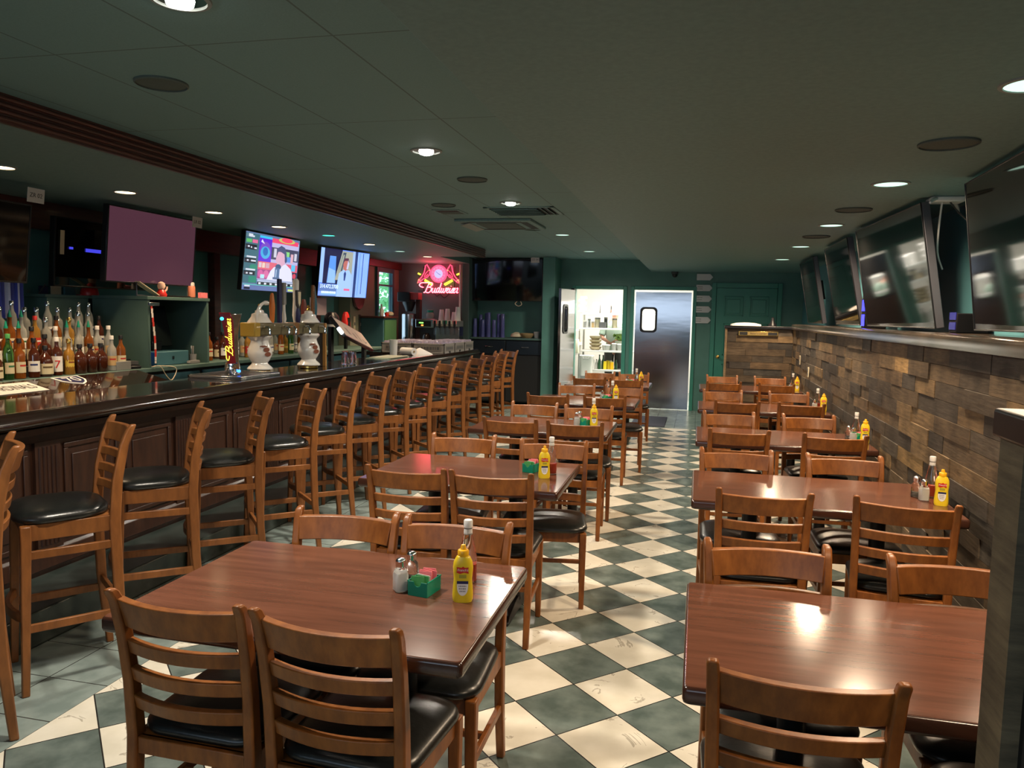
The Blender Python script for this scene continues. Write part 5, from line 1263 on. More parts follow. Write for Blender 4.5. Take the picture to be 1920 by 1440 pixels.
def door_steel():
    m, nt, b = new_mat('worn_steel_door')
    tc = N(nt, 'ShaderNodeTexCoord'); mp = N(nt, 'ShaderNodeMapping'); mp.inputs['Scale'].default_value = (0.5, 1, 2.2)
    nt.links.new(tc.outputs['Object'], mp.inputs[0])
    no = N(nt, 'ShaderNodeTexNoise', i_2=1.6, i_3=3.0); nt.links.new(mp.outputs[0], no.inputs['Vector'])
    b.inputs['Base Color'].default_value = (0.33, 0.33, 0.35, 1); b.inputs['Metallic'].default_value = 1.0
    nt.links.new(mth(nt, 'MULTIPLY_ADD', no.outputs[0], 0.06, 0.10), b.inputs['Roughness'])
    bp = N(nt, 'ShaderNodeBump'); bp.inputs['Strength'].default_value = 0.06; bp.inputs['Distance'].default_value = 0.02
    nt.links.new(no.outputs[0], bp.inputs['Height']); nt.links.new(bp.outputs[0], b.inputs['Normal'])
    return m
M['door_steel'] = door_steel()
d1 = vision_door('closed steel kitchen door with a small rounded window', (-1.085, 13.925, 0.012), 0, w=0.965, h=2.065, wx=0.235, ww=0.25, wh=0.40, wz=1.575)
d2 = vision_door('open steel kitchen door swung into the dining room', (-2.19, 13.86, 0.012), math.radians(-96.5), w=0.88, h=2.08, wx=0.60, ww=0.24, wh=0.46, wz=1.56)
MB().bx(0.02, 0.10, -0.03, 0.03, 2.08, 2.11).build('closer', M['black'], d2)
# six-panel green door
gd = thing('panelled_door', 'dark green six-panel door partly hidden by the end panel', 'door', (0.30, 13.9, 0))
b = MB()
W_, H_ = 1.0, 2.16
cols = ((0.13, 0.45), (0.55, 0.87)); rws = ((0.22, 0.85), (1.0, 1.55), (1.68, 2.02))
MB().bx(0, W_, -0.035, -0.001, 0.01, H_).build('door_leaf', M['teal_trim'], gd, bevel=0.003)
for x0, x1 in cols:
    for z0, z1 in rws:
        b = MB()
        for a, c, e, f in ((x0, x1, z0, z0 + 0.025), (x0, x1, z1 - 0.025, z1), (x0, x0 + 0.025, z0, z1), (x1 - 0.025, x1, z0, z1)): b.bx(a, c, -0.047, -0.035, e, f)
        b.bx(x0 + 0.05, x1 - 0.05, -0.045, -0.035, z0 + 0.05, z1 - 0.05)
        b.build('raised_panel', M['teal_trim'], gd, bevel=0.005)
b = MB().bx(-0.08, -0.005, -0.05, -0.001, 0, H_ + 0.09).bx(W_ + 0.005, W_ + 0.08, -0.05, -0.001, 0, H_ + 0.09).bx(-0.005, W_ + 0.005, -0.05, -0.001, H_ + 0.005, H_ + 0.09)
b.build('door_frame', M['teal_trim'], gd, bevel=0.006)
MB().lathe([(0.03, 0), (0.03, 0.008), (0.012, 0.012), (0.012, 0.035), (0.028, 0.045), (0.026, 0.065), (0.008, 0.07)], n=16).build('knob', M['brass'], gd, smooth=True)
k_ = [o for o in bpy.data.objects if o.parent == gd and o.name.startswith('knob')][0]; k_.rotation_euler = (PI / 2, 0, 0); k_.location = (0.06, -0.035, 0.97)
# five grey arrow signs pointing to the right
NM = ['topmost', 'second from top', 'middle', 'second from bottom', 'lowest']
for k in range(5):
    z = 2.345 - 0.186 * k
    o = thing('arrow_sign', f'{NM[k]} of five grey arrow signs beside the steel door', 'sign', (-0.045 - 0.002 * k, 13.885, z), 0, 'grey arrow signs')
    MB().prism([(0, -0.055), (0.225, -0.055), (0.275, 0), (0.225, 0.055), (0, 0.055)], -0.008, 0.008, 'y').build('plate', M['sign_grey'] if 'sign_grey' in M else M.setdefault('sign_grey', plain('sign_grey', (0.62, 0.62, 0.62), 0.5)), o, bevel=0.003)
    if k: marks('small_print', M['grey'], o, [(0.02, 0.11, 0.01, 0.014), (0.02, 0.11, -0.025, 0.014)], (0, -0.0085, 0), (PI / 2, 0, 0), k)
scm = thing('security_camera', 'small dark dome camera under the ceiling soffit above the steel door', 'camera', (-0.42, 13.80, 2.43))
MB().lathe([(0.06, 0), (0.06, -0.03), (0.05, -0.04)], n=16).build('base', M['grey_dark'], scm, smooth=True); MB().lathe([(0.048, -0.035), (0.045, -0.07), (0.025, -0.095), (0.003, -0.1)], n=16).build('dome', M['black'], scm, smooth=True)
mat_ = tag(MB().prism([(-0.93, 11.62), (-0.42, 11.62), (-0.42, 12.78), (-0.93, 12.78)], 0.0, 0.012).build('floor_mat', plain('navy_rubber_mat', (0.018, 0.022, 0.040), 0.8), bevel=0.004), 'dark navy rubber floor mat before the steel kitchen door', 'mat')
# plaque and things on the end panel
pq = thing('wall_plaque', 'narrow brass and black plaque on the end panel', 'plaque', (0.83, 11.283, 1.435))
MB().bx(-0.265, 0.265, -0.008, 0.008, -0.030, 0.030).build('brass_border', M['brass'], pq, bevel=0.002)
MB().bx(-0.25, 0.25, -0.0095, -0.008, -0.021, 0.021).build('dark_field', M['ink'], pq); MB().bx(-0.145, 0.13, -0.0108, -0.0095, -0.021, 0.021).build('name_field', plain('aged_brass', (0.40, 0.28, 0.10), 0.4, 0.6), pq)
text('lettering', "Baker's Corner", 0.036, M['ink'], pq, (0, -0.0115, 0), (PI / 2, 0, 0), sx=0.98)
rg = MB(); rg.loft([[(u * s, v * s, z) for u, v in rrect(0.42, 0.12, 0.04)] for s, z in ((1, 0), (0.97, 0.022), (0.6, 0.040), (0.2, 0.045))])
o = rg.build('white_rag', M['foam'], smooth=True, sharp=80); o.location = (0.66, 11.36, 1.5405); tag(o, 'crumpled white rag on top of the end panel', 'rag')
o = MB().lathe([(0.06, 0), (0.055, 0.02), (0.03, 0.06), (0.02, 0.12), (0.004, 0.13)], n=14).build('dark_ornament', M['black'], smooth=True); o.location = (1.02, 11.36, 1.5405); tag(o, 'small dark ornament on top of the end panel', 'ornament')
for k, (y, z) in enumerate(((9.55, 1.03), (10.35, 1.13))):
    ot = thing('wall_outlet', ('nearer' if k == 0 else 'farther') + ' white outlet plate on the plank wall', 'outlet', (1.283, y, z), 0, 'outlets on the plank wall')
    MB().bx(-0.006, 0.004, -0.035, 0.035, -0.057, 0.057).build('cover_plate', M['cream'], ot, bevel=0.002); MB().bx(-0.009, -0.006, -0.016, 0.016, 0.008, 0.04).build('socket', M['grey'], ot, bevel=0.002); MB().bx(-0.009, -0.006, -0.016, 0.016, -0.04, -0.008).build('socket', M['grey'], ot, bevel=0.002)

# ------------------------------------------------------------------ kitchen
def rack(name, label, x0, x1, y0, y1, zs, legs=True, zt=None):
    t = thing(name, label, 'shelf', (x0, y0, 0))
    for z in zs:
        MB().bx(0, x1 - x0, 0, y1 - y0, z - 0.035, z).build('shelf_board', M['kitchen_steel'], t, bevel=0.004)
    if legs:
        for a in (0.02, x1 - x0 - 0.02):
            for c in (0.02, y1 - y0 - 0.02):
                MB().bx(a - 0.018, a + 0.018, c - 0.018, c + 0.018, 0, zt or max(zs)).build('post', M['kitchen_steel'], t)
    return t
M['kitchen_steel'] = plain('bright_kitchen_steel', (0.62, 0.61, 0.58), 0.35, 0.4)
rack('prep_shelf', 'steel kitchen shelving seen through the open doorway', -2.28, -0.5, 15.3, 15.75, (0.30, 0.575, 0.955, 1.40, 1.69))
rack('side_table', 'steel side table running into the kitchen at the left', -2.80, -2.30, 14.25, 15.6, (0.90, 1.36), zt=1.36)
def simple(o, loc, label, cat, group=None, rz=0):
    o.location = loc; o.rotation_euler = (0, 0, rz)
    return tag(o, label, cat, group)
for k, (x, w, h) in enumerate(((-1.98, 0.14, 0.20), (-1.80, 0.20, 0.18), (-1.58, 0.19, 0.23), (-1.30, 0.22, 0.20))):
    t = thing('food_tub', ['narrow', 'broad', 'tallest', 'hindmost'][k] + ' white food tub on the top kitchen shelf', 'tub', (x, 15.5, 1.6905), 0, 'white tubs on the kitchen shelf')
    MB().loft([[(u * s, v * s, z) for u, v in rrect(w, 0.22, 0.03)] for s, z in ((0.9, 0), (0.94, 0.01), (1, h - 0.03), (1, h - 0.02))]).build('tub', M['foam'], t, smooth=True, sharp=50)
    MB().loft([[(u * s, v * s, z) for u, v in rrect(w, 0.22, 0.03)] for s, z in ((1.04, h - 0.02), (1.05, h), (0.9, h + 0.012))]).build('lid', M['foam'], t, smooth=True, sharp=50)
for k in range(6):
    x, z = -2.27 + 0.035 * (k % 2), 1.6905 + 0.055 * k
    simple(MB().loft([[(u * s, v * s, zz) for u, v in rrect(0.12, 0.15, 0.015)] for s, zz in ((0.85, 0), (1, 0.012), (1, 0.04), (0.92, 0.054))]).build('foam_box', M['foam'], smooth=True, sharp=50), (x, 15.40, z), f'white foam box, {["lowest", "second", "third", "fourth", "fifth", "uppermost"][k]} in the stack at the kitchen doorway', 'box', 'foam boxes at the kitchen doorway')
items = [('spice_jar', (0.03, 0.14), -2.20, 15.44, 1.4005, 'grey', 'dark jar at the left of the middle kitchen shelf', 'jar'), ('spice_jar', (0.028, 0.17), -2.12, 15.46, 1.4005, 'steel', 'steel canister on the middle kitchen shelf', 'canister'), ('spice_jar', (0.03, 0.12), -2.04, 15.43, 1.4005, 'tan', 'tan jar on the middle kitchen shelf', 'jar'),
         ('storage_jar', (0.055, 0.20), -1.96, 15.52, 1.4005, 'cream', 'tall cream container on the middle kitchen shelf', 'container'), ('storage_jar', (0.05, 0.19), -1.62, 15.56, 1.4005, 'cream', 'second cream container behind the dark box', 'container'), ('storage_jar', (0.035, 0.21), -1.80, 15.58, 1.4005, 'grey_dark', 'dark tall bottle on the middle kitchen shelf', 'bottle')]
for nm, (r, h), x, y, z, m, lb, cat in items:
    t = thing(nm, lb, cat, (x, y, z)); MB().lathe([(r * 0.95, 0), (r, 0.01), (r, h * 0.85)], n=14).build('body', M[m], t, smooth=True); MB().lathe([(r * 1.03, h * 0.85), (r * 1.03, h), (r * 0.9, h + 0.004)], n=14).build('lid', M['grey'] if m != 'grey' else M['white'], t, smooth=True)
simple(MB().bx(-0.065, 0.065, -0.06, 0.06, 0, 0.115).build('dark_box', M['grey_dark'], bevel=0.004), (-1.84, 15.42, 1.4005), 'square dark box on the middle kitchen shelf', 'box')
# stacked bowls, trays, containers on the prep shelf
for k in range(4):
    simple(MB().lathe([(0.07, 0), (0.11, 0.03), (0.125, 0.068), (0.118, 0.068), (0.09, 0.02)], n=18).build('tan_bowl', M['bowl_tan'] if 'bowl_tan' in M else M.setdefault('bowl_tan', plain('tan_stoneware', (0.36, 0.29, 0.17), 0.5)), smooth=True), (-1.98, 15.46, 0.9555 + 0.07 * k), f'tan bowl, {["lowest", "second", "third", "topmost"][k]} of the stack on the prep shelf', 'bowl', 'tan bowls in the kitchen')
bt = thing('plastic_bin', 'large white plastic bin with a handle hole under the kitchen counter', 'bin', (-2.10, 15.10, 0.46))
MB().loft([[(u * s, v * s, z) for u, v in rrect(0.26, 0.22, 0.05)] for s, z in ((0.85, 0), (1, 0.36), (1.06, 0.37), (1.06, 0.40))]).build('bin_body', M['white'], bt, smooth=True, sharp=50); MB().tube([(-0.06, -0.118, 0.38), (-0.05, -0.14, 0.34), (0.05, -0.14, 0.34), (0.06, -0.118, 0.38)], 0.008, 6).build('handle', M['grey'], bt, smooth=True)
MB().bx(-0.10, 0.10, -0.10, 0.10, -0.46, 0.0).build('pedestal', M['grey'], bt)
jg = thing('square_jug', 'square translucent jug on the kitchen side table', 'jug', (-2.33, 15.02, 0.9005)); MB().loft([[(u * s, v * s, z) for u, v in rrect(0.16, 0.16, 0.02)] for s, z in ((0.9, 0), (1, 0.01), (1, 0.23), (0.9, 0.25))]).build('jug', plain('milky_jug', (0.55, 0.52, 0.40), 0.4), jg, smooth=True, sharp=50); MB().bx(-0.07, 0.07, -0.07, 0.07, 0.25, 0.27).build('lid', M['white'], jg, bevel=0.004)
tr_ = thing('orange_tray', 'white pan of orange food on the kitchen side table shelf', 'pan', (-2.40, 15.30, 1.05)); MB().bx(-0.16, 0.16, -0.12, 0.12, 0, 0.06).build('pan', M['white'], tr_, bevel=0.006); MB().bx(-0.14, 0.14, -0.10, 0.10, 0.06, 0.085).build('food', plain('orange_food', (0.55, 0.20, 0.08), 0.6), tr_, bevel=0.01); MB().bx(-0.04, 0.04, -0.04, 0.04, -0.15, 0).build('stand', M['kitchen_steel'], tr_)
for k, (x, r, h) in enumerate(((-1.76, 0.085, 0.10), (-1.60, 0.05, 0.13), (-1.50, 0.05, 0.12))):
    t = thing('clear_tub', ['bagged clear bowl', 'clear deli cup', 'second clear deli cup'][k] + ' on the prep shelf', 'container', (x, 15.42, 0.9555)); MB().lathe([(r * 0.8, 0), (r, h), (r * 0.95, h), (r * 0.76, 0.006)], n=16).build('bowl', M['clear_spirit'], t, smooth=True); MB().lathe([(r * 1.03, h), (r * 1.03, h + 0.012), (r * 0.8, h + 0.018)], n=16).build('lid', M['foam'], t, smooth=True)
lt = MB(); rl = random.Random(4)
for k in range(16):
    a = 2.4 * k; s_ = 0.035 + 0.004 * k
    c = Vector((s_ * math.cos(a), s_ * math.sin(a), 0.06 + 0.03 * math.sin(k * 1.7)))
    P = [c + Vector((0.06 * math.cos(a + q), 0.06 * math.sin(a + q), 0.03 * math.sin(3 * q + k))) for q in [2 * PI * j / 9 for j in range(9)]]
    lt.add([c + Vector((0, 0, 0.02))] + P, [(0, j + 1, (j + 1) % 9 + 1) for j in range(9)])
lt.lathe([(0.03, 0), (0.075, 0.03), (0.08, 0.07), (0.05, 0.11), (0.01, 0.12)], n=14)
tb_ = thing('lettuce_bin', 'clear square bin of green lettuce on the prep shelf', 'bin', (-1.50, 15.60, 0.9555)); MB().loft([[(u * s, v * s, z) for u, v in rrect(0.20, 0.16, 0.02)] for s, z in ((0.9, 0), (1, 0.18), (1.04, 0.19))]).build('bin_body', plain('cloudy_bin', (0.50, 0.52, 0.42), 0.3), tb_, smooth=True, sharp=50)
o = lt.build('lettuce', plain('lettuce_green', (0.30, 0.46, 0.12), 0.6), tb_, smooth=True); o.location = (0, 0, 0.19); o.scale = (1.2, 1.2, 1.2)
for k, (x, m, h, lb) in enumerate(((-2.02, 'white', 0.19, 'white carton, leftmost on the low kitchen shelf'), (-1.95, 'white', 0.19, 'white carton beside the green bottle on the low shelf'), (-1.885, 'green_dark', 0.29, 'dark green bottle, left one on the low kitchen shelf'), (-1.82, 'green_dark', 0.28, 'dark green bottle, right one on the low kitchen shelf'), (-1.77, 'mustard', 0.16, 'yellow tub, left of three on the low shelf'), (-1.70, 'mustard', 0.16, 'yellow tub, middle of three on the low shelf'), (-1.63, 'mustard_cap', 0.15, 'yellow tub, right of three on the low shelf'), (-1.56, 'green_dark', 0.2, 'green bottle at the right of the low kitchen shelf'))):
    if m == 'green_dark' and m not in M: M[m] = plain('dark_green_glass', (0.02, 0.07, 0.03), 0.15)
    t = thing('bottle' if 'bottle' in lb else ('carton' if 'carton' in lb else 'tub'), lb, 'bottle' if 'bottle' in lb else 'container', (x, 15.42 + 0.06 * (k % 2), 0.5755))
    r = 0.032
    if 'bottle' in lb:
        MB().lathe([(r, 0), (r, h * 0.55), (r * 0.4, h * 0.75), (r * 0.38, h * 0.95)], n=12).build('body', M[m], t, smooth=True); MB().lathe([(r * 0.45, h * 0.93), (r * 0.45, h)], n=10).build('cap', M['ink'], t)
    else:
        MB().loft([[(u * s, v * s, z) for u, v in rrect(0.064, 0.064, 0.012)] for s, z in ((0.95, 0), (1, 0.006), (1, h * 0.9))]).build('body', M[m], t, smooth=True, sharp=50); MB().bx(-0.028, 0.028, -0.028, 0.028, h * 0.9, h).build('lid', M['white'] if m == 'white' else M['mustard'], t, bevel=0.004)
for k, (x, m) in enumerate(((-1.74, 'mustard'), (-1.68, 'cream'))):
    simple(MB().lathe([(0.045, 0), (0.05, 0.006), (0.05, 0.14), (0.03, 0.16), (0.03, 0.17)], n=14).build('tall_tub', M[m], smooth=True), (x, 15.60, 0.5755), ['yellow tall tub behind the three yellow ones', 'cream tall tub behind the three yellow ones'][k], 'container')
simple(MB().bx(-0.11, 0.11, -0.10, 0.10, 0, 0.14).build('orange_crate', plain('orange_crate_plastic', (0.50, 0.16, 0.04), 0.5), bevel=0.006), (-1.58, 15.45, 0.3005), 'orange crate on the bottom kitchen shelf', 'crate')
wb = MB().loft([[(u * s, v * s, z) for u, v in rrect(0.18, 0.12, 0.04)] for s, z in ((0.8, 0), (1, 0.08), (0.9, 0.22), (0.5, 0.32), (0.7, 0.36))])
simple(wb.build('white_bag', M['foam'], smooth=True, sharp=80), (-2.10, 14.75, 0.0), 'white plastic bag on the kitchen floor', 'bag')
# the cook: a person in a pale green shirt behind the shelves
def person():
    t = thing('person', 'person in a pale green shirt working behind the kitchen shelves', 'person', (-1.66, 16.05, 0))
    skin = plain('skin', (0.55, 0.27, 0.19), 0.5); shirt = plain('pale_green_shirt', (0.33, 0.44, 0.36), 0.8)
    P = {'pel': (0, 0, 0.98, 0.15, 0.11), 'wai': (0, 0.0, 1.12, 0.145, 0.10), 'che': (0, -0.01, 1.34, 0.165, 0.115), 'nk0': (0, 0.0, 1.53, 0.085, 0.075), 'nk1': (0, -0.01, 1.60, 0.055, 0.055), 'hd0': (0, -0.02, 1.68, 0.075, 0.085), 'hd1': (0, -0.02, 1.78, 0.08, 0.095), 'hd2': (0, -0.01, 1.85, 0.055, 0.065)}
    for s, n in ((-1, 'l'), (1, 'r')):
        P.update({n + 'hip': (s * 0.10, 0, 0.92, 0.095, 0.095), n + 'kn': (s * 0.11, -0.01, 0.50, 0.062, 0.062), n + 'an': (s * 0.11, 0.02, 0.09, 0.042, 0.042), n + 'toe': (s * 0.12, -0.13, 0.035, 0.04, 0.03),
                  n + 'sh': (s * 0.19, 0, 1.46, 0.07, 0.065), n + 'el': (s * 0.27, -0.05, 1.20, 0.048, 0.048), n + 'wr': (s * 0.06 - 0.05, -0.30, 1.12, 0.030, 0.026), n + 'ha': (s * 0.035 - 0.03, -0.36, 1.10, 0.036, 0.024)})
    E_ = [('pel', 'wai'), ('wai', 'che'), ('che', 'nk0'), ('nk0', 'nk1'), ('nk1', 'hd0'), ('hd0', 'hd1'), ('hd1', 'hd2')]
    for n in 'lr': E_ += [('pel', n + 'hip'), (n + 'hip', n + 'kn'), (n + 'kn', n + 'an'), (n + 'an', n + 'toe'), ('nk0', n + 'sh'), (n + 'sh', n + 'el'), (n + 'el', n + 'wr'), (n + 'wr', n + 'ha')]
    # fingers: four per hand of unequal length, and a thumb off the side of the palm
    for s, n in ((-1, 'l'), (1, 'r')):
        hx, hy, hz = P[n + 'ha'][:3]
        for k, L in enumerate((0.050, 0.060, 0.056, 0.042)):
            a, c = f'{n}f{k}a', f'{n}f{k}b'
            P[a] = (hx + (k - 1.5) * 0.018, hy - 0.035, hz, 0.009, 0.009); P[c] = (hx + (k - 1.5) * 0.02, hy - 0.035 - L * 0.7, hz - L * 0.6, 0.0075, 0.0075); E_ += [(n + 'ha', a), (a, c)]
        P[n + 'th'] = (hx - s * 0.045, hy - 0.03, hz - 0.012, 0.010, 0.010); E_.append((n + 'ha', n + 'th'))
    keys = list(P)
    me = bpy.data.meshes.new('body'); me.from_pydata([P[k][:3] for k in keys], [(keys.index(a), keys.index(c)) for a, c in E_], [])
    o = bpy.data.objects.new('body', me); COL.objects.link(o); o.parent = t
    m = o.modifiers.new('skin', 'SKIN'); m.use_smooth_shade = True
    for i, k in enumerate(keys):
        o.data.skin_vertices[0].data[i].radius = P[k][3:5]
    o.data.skin_vertices[0].data[0].use_root = True
    m = o.modifiers.new('sub', 'SUBSURF'); m.levels = 2; m.render_levels = 2
    me.materials.append(skin)
    dg = bpy.context.evaluated_depsgraph_get(); bpy.context.view_layer.update()
    # shirt and trousers follow the body
    b = MB()
    sec = [(0.90, 0.185, 0.135), (1.12, 0.175, 0.125), (1.34, 0.195, 0.140), (1.46, 0.205, 0.115), (1.52, 0.13, 0.095), (1.555, 0.075, 0.07)]
    b.loft([[(w * math.cos(2 * PI * k / 20), d * math.sin(2 * PI * k / 20) - 0.005, z) for k in range(20)] for z, w, d in sec], True, False)
    for s in (-1, 1): b.tube(catmull([(s * 0.13, 0, 1.47), (s * 0.205, -0.005, 1.44), (s * 0.24, -0.025, 1.32), (s * 0.262, -0.045, 1.24)], 3), [0.085] * 3 + [0.08] * 3 + [0.07] * 3 + [0.066], 12)
    b.build('shirt', shirt, t, smooth=True, sharp=80)
    for s in (-1, 1): MB().tube(catmull([(s * 0.08, 0, 0.94), (s * 0.105, 0, 0.85), (s * 0.11, -0.01, 0.50), (s * 0.11, 0.02, 0.08)], 3), [0.11] * 3 + [0.105] * 3 + [0.08] * 3 + [0.065], 14).build('trouser_leg', M['grey_dark'], t, smooth=True)
    MB().loft([[(0.09 * s_ * math.cos(2 * PI * k / 16), -0.005 + 0.102 * s_ * math.sin(2 * PI * k / 16), z) for k in range(16)] for s_, z in ((0.95, 1.755), (1.04, 1.80), (1.0, 1.845), (0.75, 1.885), (0.2, 1.905))]).build('hair', M['ink'], t, smooth=True)
    f = MB()
    for s in (-1, 1): f.lathe([(0.002, -0.008), (0.009, 0), (0.002, 0.008)], (s * 0.033, -0.108, 1.745), 10)
    f.build('eyes', M['ink'], t, smooth=True)
    MB().loft([[(-0.010, -0.112, 1.75), (0.010, -0.112, 1.75), (0, -0.116, 1.75)], [(-0.016, -0.106, 1.705), (0.016, -0.106, 1.705), (0, -0.135, 1.708)], [(-0.010, -0.10, 1.695), (0.010, -0.10, 1.695), (0, -0.115, 1.695)]]).build('nose', skin, t, smooth=True)
    MB().tube([(-0.024, -0.098, 1.672), (0, -0.106, 1.670), (0.024, -0.098, 1.672)], 0.006, 8).build('mouth', plain('lips', (0.40, 0.14, 0.12), 0.5), t, smooth=True)
    for s in (-1, 1): MB().lathe([(0.004, -0.03), (0.016, -0.01), (0.018, 0.012), (0.006, 0.03)], (s * 0.088, -0.005, 1.735), 10, sx=0.5).build('ear', skin, t, smooth=True)
    return t
person()
# ------------------------------------------------------------------ condiments
TZ = 0.7602
def mustard(label):
    t = thing('mustard_bottle', label, 'bottle')
    P = [(0.92, 0, 1.0), (1.0, 0.006, 1.0), (1.02, 0.02, 1.0), (0.97, 0.045, 0.98), (0.90, 0.07, 0.95), (0.96, 0.09, 0.98), (1.0, 0.105, 1.0), (0.93, 0.122, 0.95), (0.70, 0.137, 0.8), (0.50, 0.142, 0.75)]
    MB().loft([[(math.copysign(abs(math.cos(q)) ** 0.75, math.cos(q)) * 0.031 * a, math.copysign(abs(math.sin(q)) ** 0.75, math.sin(q)) * 0.020 * d, z) for q in [2 * PI * k / 24 for k in range(24)]] for a, z, d in P]).build('squeeze_body', M['mustard'], t, smooth=True, sharp=60)
    MB().lathe([(0.0165, 0.140), (0.0172, 0.145), (0.0172, 0.156), (0.0155, 0.159), (0.009, 0.161), (0.0078, 0.170), (0.006, 0.1745), (0.0045, 0.175)], n=20).build('cap', M['mustard_cap'], t, smooth=True, sharp=40)
    b = MB(); b.quad([(-0.019, 0, 0.094), (-0.008, 0, 0.090), (0.004, 0, 0.094), (0.018, 0, 0.091), (0.0165, 0, 0.105), (0.018, 0, 0.110), (0.006, 0, 0.109), (0.001, 0, 0.113), (-0.004, 0, 0.109), (-0.019, 0, 0.111), (-0.017, 0, 0.104)])
    o = b.build('flag_label', M['red'], t); o.location = (0, -0.0206, 0)
    text('flag_lettering', "French's", 0.0115, M['white_ink'], t, (0, -0.0212, 0.1015), (PI / 2, 0, 0), extrude=0.0001, sx=0.85, shear=0.2)
    b = MB(); b.quad([(-0.011, 0, 0.076), (0.011, 0, 0.076), (0.011, 0, 0.087), (-0.011, 0, 0.087)]); o = b.build('olive_label', plain('olive_print', (0.34, 0.30, 0.03), 0.5), t); o.location = (0, -0.0200, 0)
    b = MB(); b.quad([(-0.017, 0, 0.066)] + [(0.017 * math.cos(q), 0, 0.050 + 0.028 * math.sin(q)) for q in [PI + PI * k / 10 for k in range(11)]] + [(0.017, 0, 0.066)]); o = b.build('white_label', M['white_ink'], t); o.location = (0, -0.0208, 0)
    b = MB(); b.quad([(-0.0172, 0, 0.059), (0.0172, 0, 0.059), (0.0172, 0, 0.068), (-0.0172, 0, 0.068)]); o = b.build('navy_band', M['navy'], t); o.location = (0, -0.0212, 0)
    marks('small_print', M['grey'], t, [(-0.012, 0.012, 0.050, 0.004), (-0.011, 0.011, 0.042, 0.004), (-0.009, 0.009, 0.034, 0.004)], (0, -0.0212, 0), (PI / 2, 0, 0))
    return t
def ketchup(label, level=0.06):
    t = thing('ketchup_bottle', label, 'bottle')
    pr = [(0.027, 0), (0.030, 0.004), (0.030, 0.075), (0.027, 0.095), (0.016, 0.150), (0.0125, 0.175), (0.0125, 0.188)]
    MB().lathe(pr, n=20, cap1=False).build('glass_body', M['glass'], t, smooth=True, sharp=60)
    z = level
    def rad(zz):
        for (r0, z0), (r1, z1) in zip(pr[1:], pr[2:]):
            if z0 <= zz <= z1: return r0 + (r1 - r0) * (zz - z0) / (z1 - z0)
        return pr[1][0]
    MB().lathe([(rad(q) - 0.0028, q) for q in [0.005 + (z - 0.005) * k / 4 for k in range(5)]], n=20).build('sauce', M['ketchup'], t, smooth=True, sharp=50)
    MB().lathe([(0.0142, 0.180), (0.0148, 0.184), (0.0148, 0.202), (0.013, 0.205)], n=20).build('white_cap', M['white'], t, smooth=True, sharp=40)
    MB().lathe([(0.0146, 0.158), (0.0134, 0.176)], n=20, cap0=False, cap1=False).build('neck_band', M['paper'], t, smooth=True)
    return t
def shaker(name, label, fill, h=0.055):
    t = thing(name, label, 'shaker')
    ring = lambda s, z, r=0.008: [(u * s, v * s, z) for u, v in rrect(0.042, 0.042, r, 4)]
    MB().loft([ring(0.92, 0), ring(1.0, 0.003), ring(1.0, 0.052), ring(0.85, 0.066), ring(0.68, 0.074, 0.02), ring(0.66, 0.080, 0.02)], True, False).build('glass_body', M['glass'], t, smooth=True, sharp=60)
    MB().loft([ring(0.86, 0.004), ring(0.88, 0.008), ring(0.88, min(h, 0.05)), ring(0.80, h + 0.004)]).build('contents', M[fill], t, smooth=True, sharp=50)
    MB().lathe([(0.0150, 0.078), (0.0158, 0.080), (0.0158, 0.093), (0.0165, 0.094), (0.0165, 0.098), (0.012, 0.1035), (0.004, 0.106)], n=20).build('metal_lid', M['chrome'], t, smooth=True, sharp=40)
    return t
def caddy(label):
    t = thing('packet_caddy', label, 'caddy')
    w, d, h, th = 0.033, 0.045, 0.046, 0.0022
    b = MB()
    # long sides, low ends with a scooped notch, floor, rolled rim
    for s in (-1, 1): b.bx(s * w - th / 2, s * w + th / 2, -d, d, 0, h)
    notch = [(-w, 0), (w, 0), (w, h), (0.014, h)] + [(0.012 * math.cos(q), h - 0.002 - 0.013 * math.sin(q)) for q in [PI * k / 8 for k in range(9)]] + [(-0.014, h), (-w, h)]
    for s in (-1, 1): b.prism(notch, s * d - th / 2, s * d + th / 2, 'y')
    b.bx(-w, w, -d, d, 0, 0.003)
    b.build('caddy_body', M['caddy'], t, bevel=0.0008)
    b = MB()
    for s in (-1, 1): b.tube([(s * (w + 0.001), -d, h), (s * (w + 0.001), d, h)], 0.0022, 8)
    b.build('rim', M['caddy'], t, smooth=True)
    return t
def packet_mesh(m): return MB().loft([[(u * s, 0.0008 * q, 0.028 + v * s) for u, v in rrect(0.046, 0.056, 0.003, 2)] for s, q in ((0.99, -1.4), (1, 0), (0.99, 1.4))]).build('sweetener_packet', M[m])
pk = {c: None for c in ('pink', 'green_paper', 'paper')}
def place_packet(c, label, group, loc, rot):
    if pk[c] is None: o = pk[c] = packet_mesh(c)
    else: o = pk[c].copy(); COL.objects.link(o)
    o.location = loc; o.rotation_euler = rot
    return tag(o, label, 'packet', group)
pm, pk_, ps, pp_, pcd = mustard('x'), ketchup('x'), shaker('salt_shaker', 'x', 'salt'), shaker('pepper_shaker', 'x', 'pepper', 0.022), caddy('x')
used_ = {}
def put2(p, label, x, y, rz, group):
    if p.name not in used_:
        used_[p.name] = 1; p['label'] = label; p['group'] = group; p.location = (x, y, TZ); p.rotation_euler = (0, 0, rz); return p
    return copy_thing(p, label, (x, y, TZ), rz, group)
def turn(x, y): return math.atan2(-y, -x) + PI / 2
